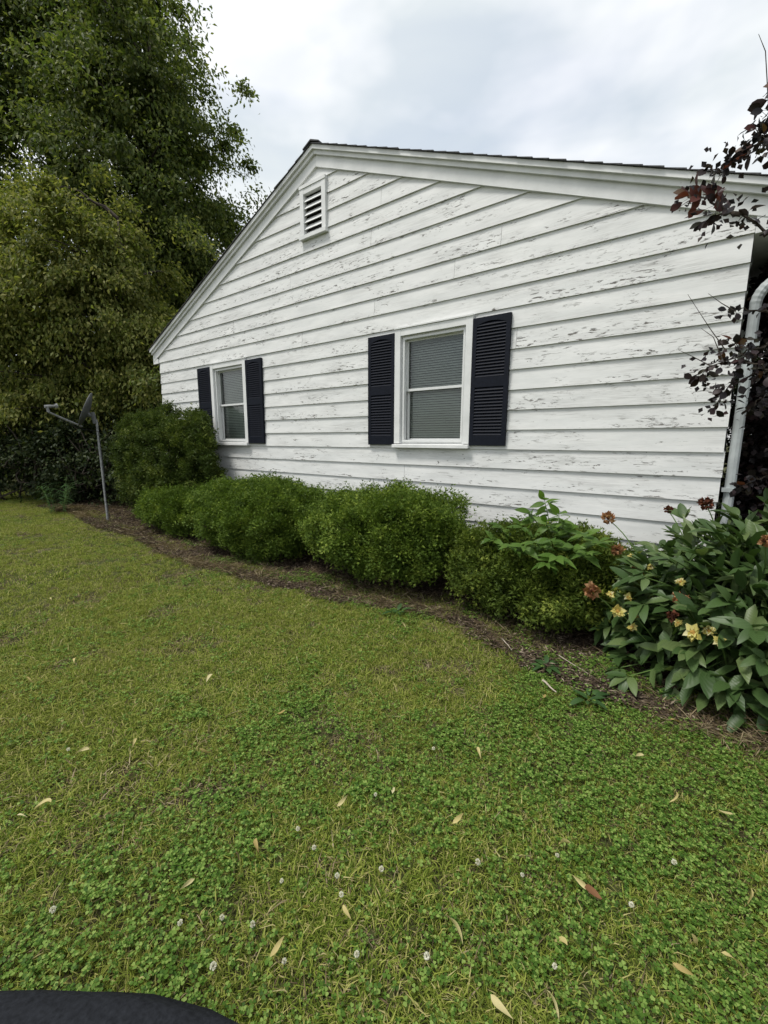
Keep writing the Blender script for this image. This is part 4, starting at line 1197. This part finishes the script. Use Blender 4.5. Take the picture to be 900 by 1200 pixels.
# straw, bark chips and twigs on the bed
def chips(n, r, l0, l1, w):
    a = RG.random(n)*6.28; rr = RG.random(n)**.5*r; P = np.stack([np.cos(a)*rr, np.sin(a)*rr, .004+.012*RG.random(n)], 1)
    th = RG.random(n)*6.28; D = np.stack([np.cos(th), np.sin(th), RG.normal(size=n)*.18], 1); L = l0+(l1-l0)*RG.random(n)
    return leaf_cloud(P, D, np.array([0, 0, 1.0])+RG.normal(size=(n, 3))*.2, L, w*(.6+.8*RG.random(n)), .1, .05)
chip_mat = leaf_mat('bark_chip', [(0, (.024, .017, .012)), (.5, (.060, .042, .029)), (.85, (.12, .092, .064)), (1, (.28, .23, .17))], .05, .9, .15)
mp_ = [proto('mulch_piece', *chips(14, .06, .015, .05, .009), chip_mat) for _ in range(4)]+[proto('mulch_piece', *chips(10, .06, .04, .11, .0035), straw_mat) for _ in range(3)]
n = 16000; x = -11+13*RG.random(n); y = bed_y(x)-.12+RG.random(n)**1.4*1.3; ok = y < -.02; x = x[ok]; y = y[ok]; n = len(x)
ed = np.clip(1-(y-bed_y(x))/.35, 0, 1)
idx = RG.integers(0, 4, n); s_ = RG.random(n) < .06+.75*np.clip((fbm(x*1.7, y*1.7, 83)-.42)*4, 0, 1)*np.clip(ed+.25, 0, 1); idx[s_] = 4+RG.integers(0, 3, s_.sum())
tag(scatter('mulch_litter', np.column_stack([x, y, gz(x, y)+.016]), np.column_stack([RG.normal(size=n)*.1, RG.normal(size=n)*.1, RG.random(n)*6.28]), .7+.6*RG.random(n), idx, mp_), 'bark chips and straw strewn over the bed', 'mulch', kind='stuff')

# loose sticks
def stick(label, pa, pb, r):
    c = (np.array(pa)+np.array(pb))/2; mb = MB(); t_ = np.linspace(0, 1, 6)[:, None]; pts = np.array(pa)*(1-t_)+np.array(pb)*t_; pts[1:-1] += RG.normal(size=(4, 3))*.0022
    mb.tube(pts-c, np.linspace(r, r*.5, 6), 6); o = link('stick', mb.mesh('stick'), stick_mat); o.location = c; tag(o, label, 'stick', 'sticks on the mulch')
stick_mat = plain('weathered_stick', (.36, .31, .25), .85, .2, .3, 30, .4)
def gp_at(u, v, z=.02):
    d = _r*(u-450)/FPX-_u*(v-600)/FPX+_f; return CAM+d*((z-CAM[2])/d[2])
stick('pale straight stick lying on the mulch left of the peony', gp_at(703, 796, .03), gp_at(734, 799, .03), .005)
stick('pale short stick at the lawn edge below the right yew', gp_at(636, 797, .035), gp_at(652, 811, .03), .006)
stick('thin stick standing out of the yellowish yew foot', gp_at(588, 748, .04), gp_at(600, 762, .02), .004)
stick('long thin bent twig on the mulch in front of the peony', gp_at(655, 768, .04), gp_at(690, 790, .03), .003)

# fallen leaves, one by one
fl_mat = leaf_mat('fallen_yellow_leaf', [(0, (.34, .25, .09)), (.6, (.50, .42, .18)), (1, (.58, .53, .32))], .25, .6, .3)
fb_mat = leaf_mat('fallen_brown_leaf', [(0, (.16, .07, .03)), (1, (.28, .14, .07))], .2, .7, .2)
fm = [leaf_mesh('fallen_leaf', .046, .015, dr, .75, fl_mat, 'ovate', 6, tw) for dr, tw in ((.5, 1.4), (-.6, -1.6), (.8, 2.2))]
fmb = [leaf_mesh('fallen_leaf', .055, .032, -.5, .8, fb_mat, 'ovate', 5, .4)]
spots = [(690, 1043), (817, 1105), (845, 1116), (755, 885), (835, 820), (785, 843), (655, 990), (840, 948), (792, 928), (880, 1040), (788, 1128), (665, 1108), (637, 818),
         (316, 1122), (183, 1176), (228, 1030), (362, 1062), (130, 907), (200, 928), (248, 882), (300, 982), (402, 1060), (395, 945), (105, 878), (160, 865), (325, 836), (60, 940), (20, 955), (350, 776), (470, 730),
         (525, 1075), (530, 965), (460, 930), (560, 875), (700, 905), (640, 1160), (575, 1165), (40, 800), (90, 770), (250, 790), (150, 730), (60, 700)]
for i_, (u, v) in enumerate(spots):
    p = gp_at(u, v, .045); th = RG.random()*6.28
    e = bpy.data.objects.new('fallen_leaf', fm[i_ % 3]); COL.objects.link(e)
    e.location = p; e.rotation_euler = (RG.normal()*.25, RG.normal()*.5, th); s = .75+.5*RG.random(); e.scale = (s, s, s)
    tag(e, 'small curled pale yellow leaf fallen on the lawn', 'leaf', 'fallen yellow leaves on the lawn')
e = bpy.data.objects.new('fallen_leaf', fmb[0]); COL.objects.link(e); e.location = gp_at(706, 1054, .042); e.rotation_euler = (.1, .2, 2.2)
tag(e, 'larger crumpled brown leaf on the clover, beside a yellow one', 'leaf')

# white clover heads, one by one
fh_mat = leaf_mat('clover_flower', [(0, (.58, .54, .44)), (1, (.80, .80, .72))], .2, .7, .2)
P = rand_dir(170)*.0022; V, F = leaf_cloud(P, nrm(P)+rng.normal(size=(170, 3))*.25, rand_dir(170), .0065, .0034, .1, .1)
fh = np_mesh('clover_flower', V, F); fh.materials.append(fh_mat)
for u, v in ((80, 878), (250, 1132), (296, 1083), (260, 1075), (211, 1081), (400, 1048), (368, 993), (418, 1118), (447, 1018), (333, 1126), (62, 1066), (349, 971), (440, 931), (395, 1026), (650, 1132), (612, 1025), (508, 877), (560, 1010), (330, 1032), (653, 1002), (500, 1120), (740, 1060), (790, 1010)):
    e = bpy.data.objects.new('clover_flower', fh); COL.objects.link(e); e.location = gp_at(u, v, .045); s = .7+.4*RG.random(); e.scale = (s, s, s); e.rotation_euler = (RG.random()*6, RG.random()*6, 0)
    tag(e, 'small white clover flower head standing in the lawn', 'flower', 'white clover flowers in the lawn')

# weeds at the bed edge
wm = [leaf_mesh('leaf', .075, .028, dr, .2, LM['lily'], 'ovate', 4) for dr in (.2, .6)]
for lab, u, v, k in (('small leafy weed at the lawn edge right of the yellowish yew', 690, 820, 12), ('low green weed on the mulch below the yellowish yew', 640, 782, 14), ('low weed in front of the middle yew', 465, 718, 10)):
    b = gp_at(u, v, .02); w = empty('weed', b); tag(w, lab, 'weed', 'weeds at the bed edge')
    for j in range(k):
        th = j*2.4; place_leaf('leaf', wm[j % 2], w, b+np.array([math.cos(th), math.sin(th), .3])*.012*(j % 4), (math.cos(th), math.sin(th), .3+.5*RG.random()), (0, 0, 1), .6+.7*RG.random())
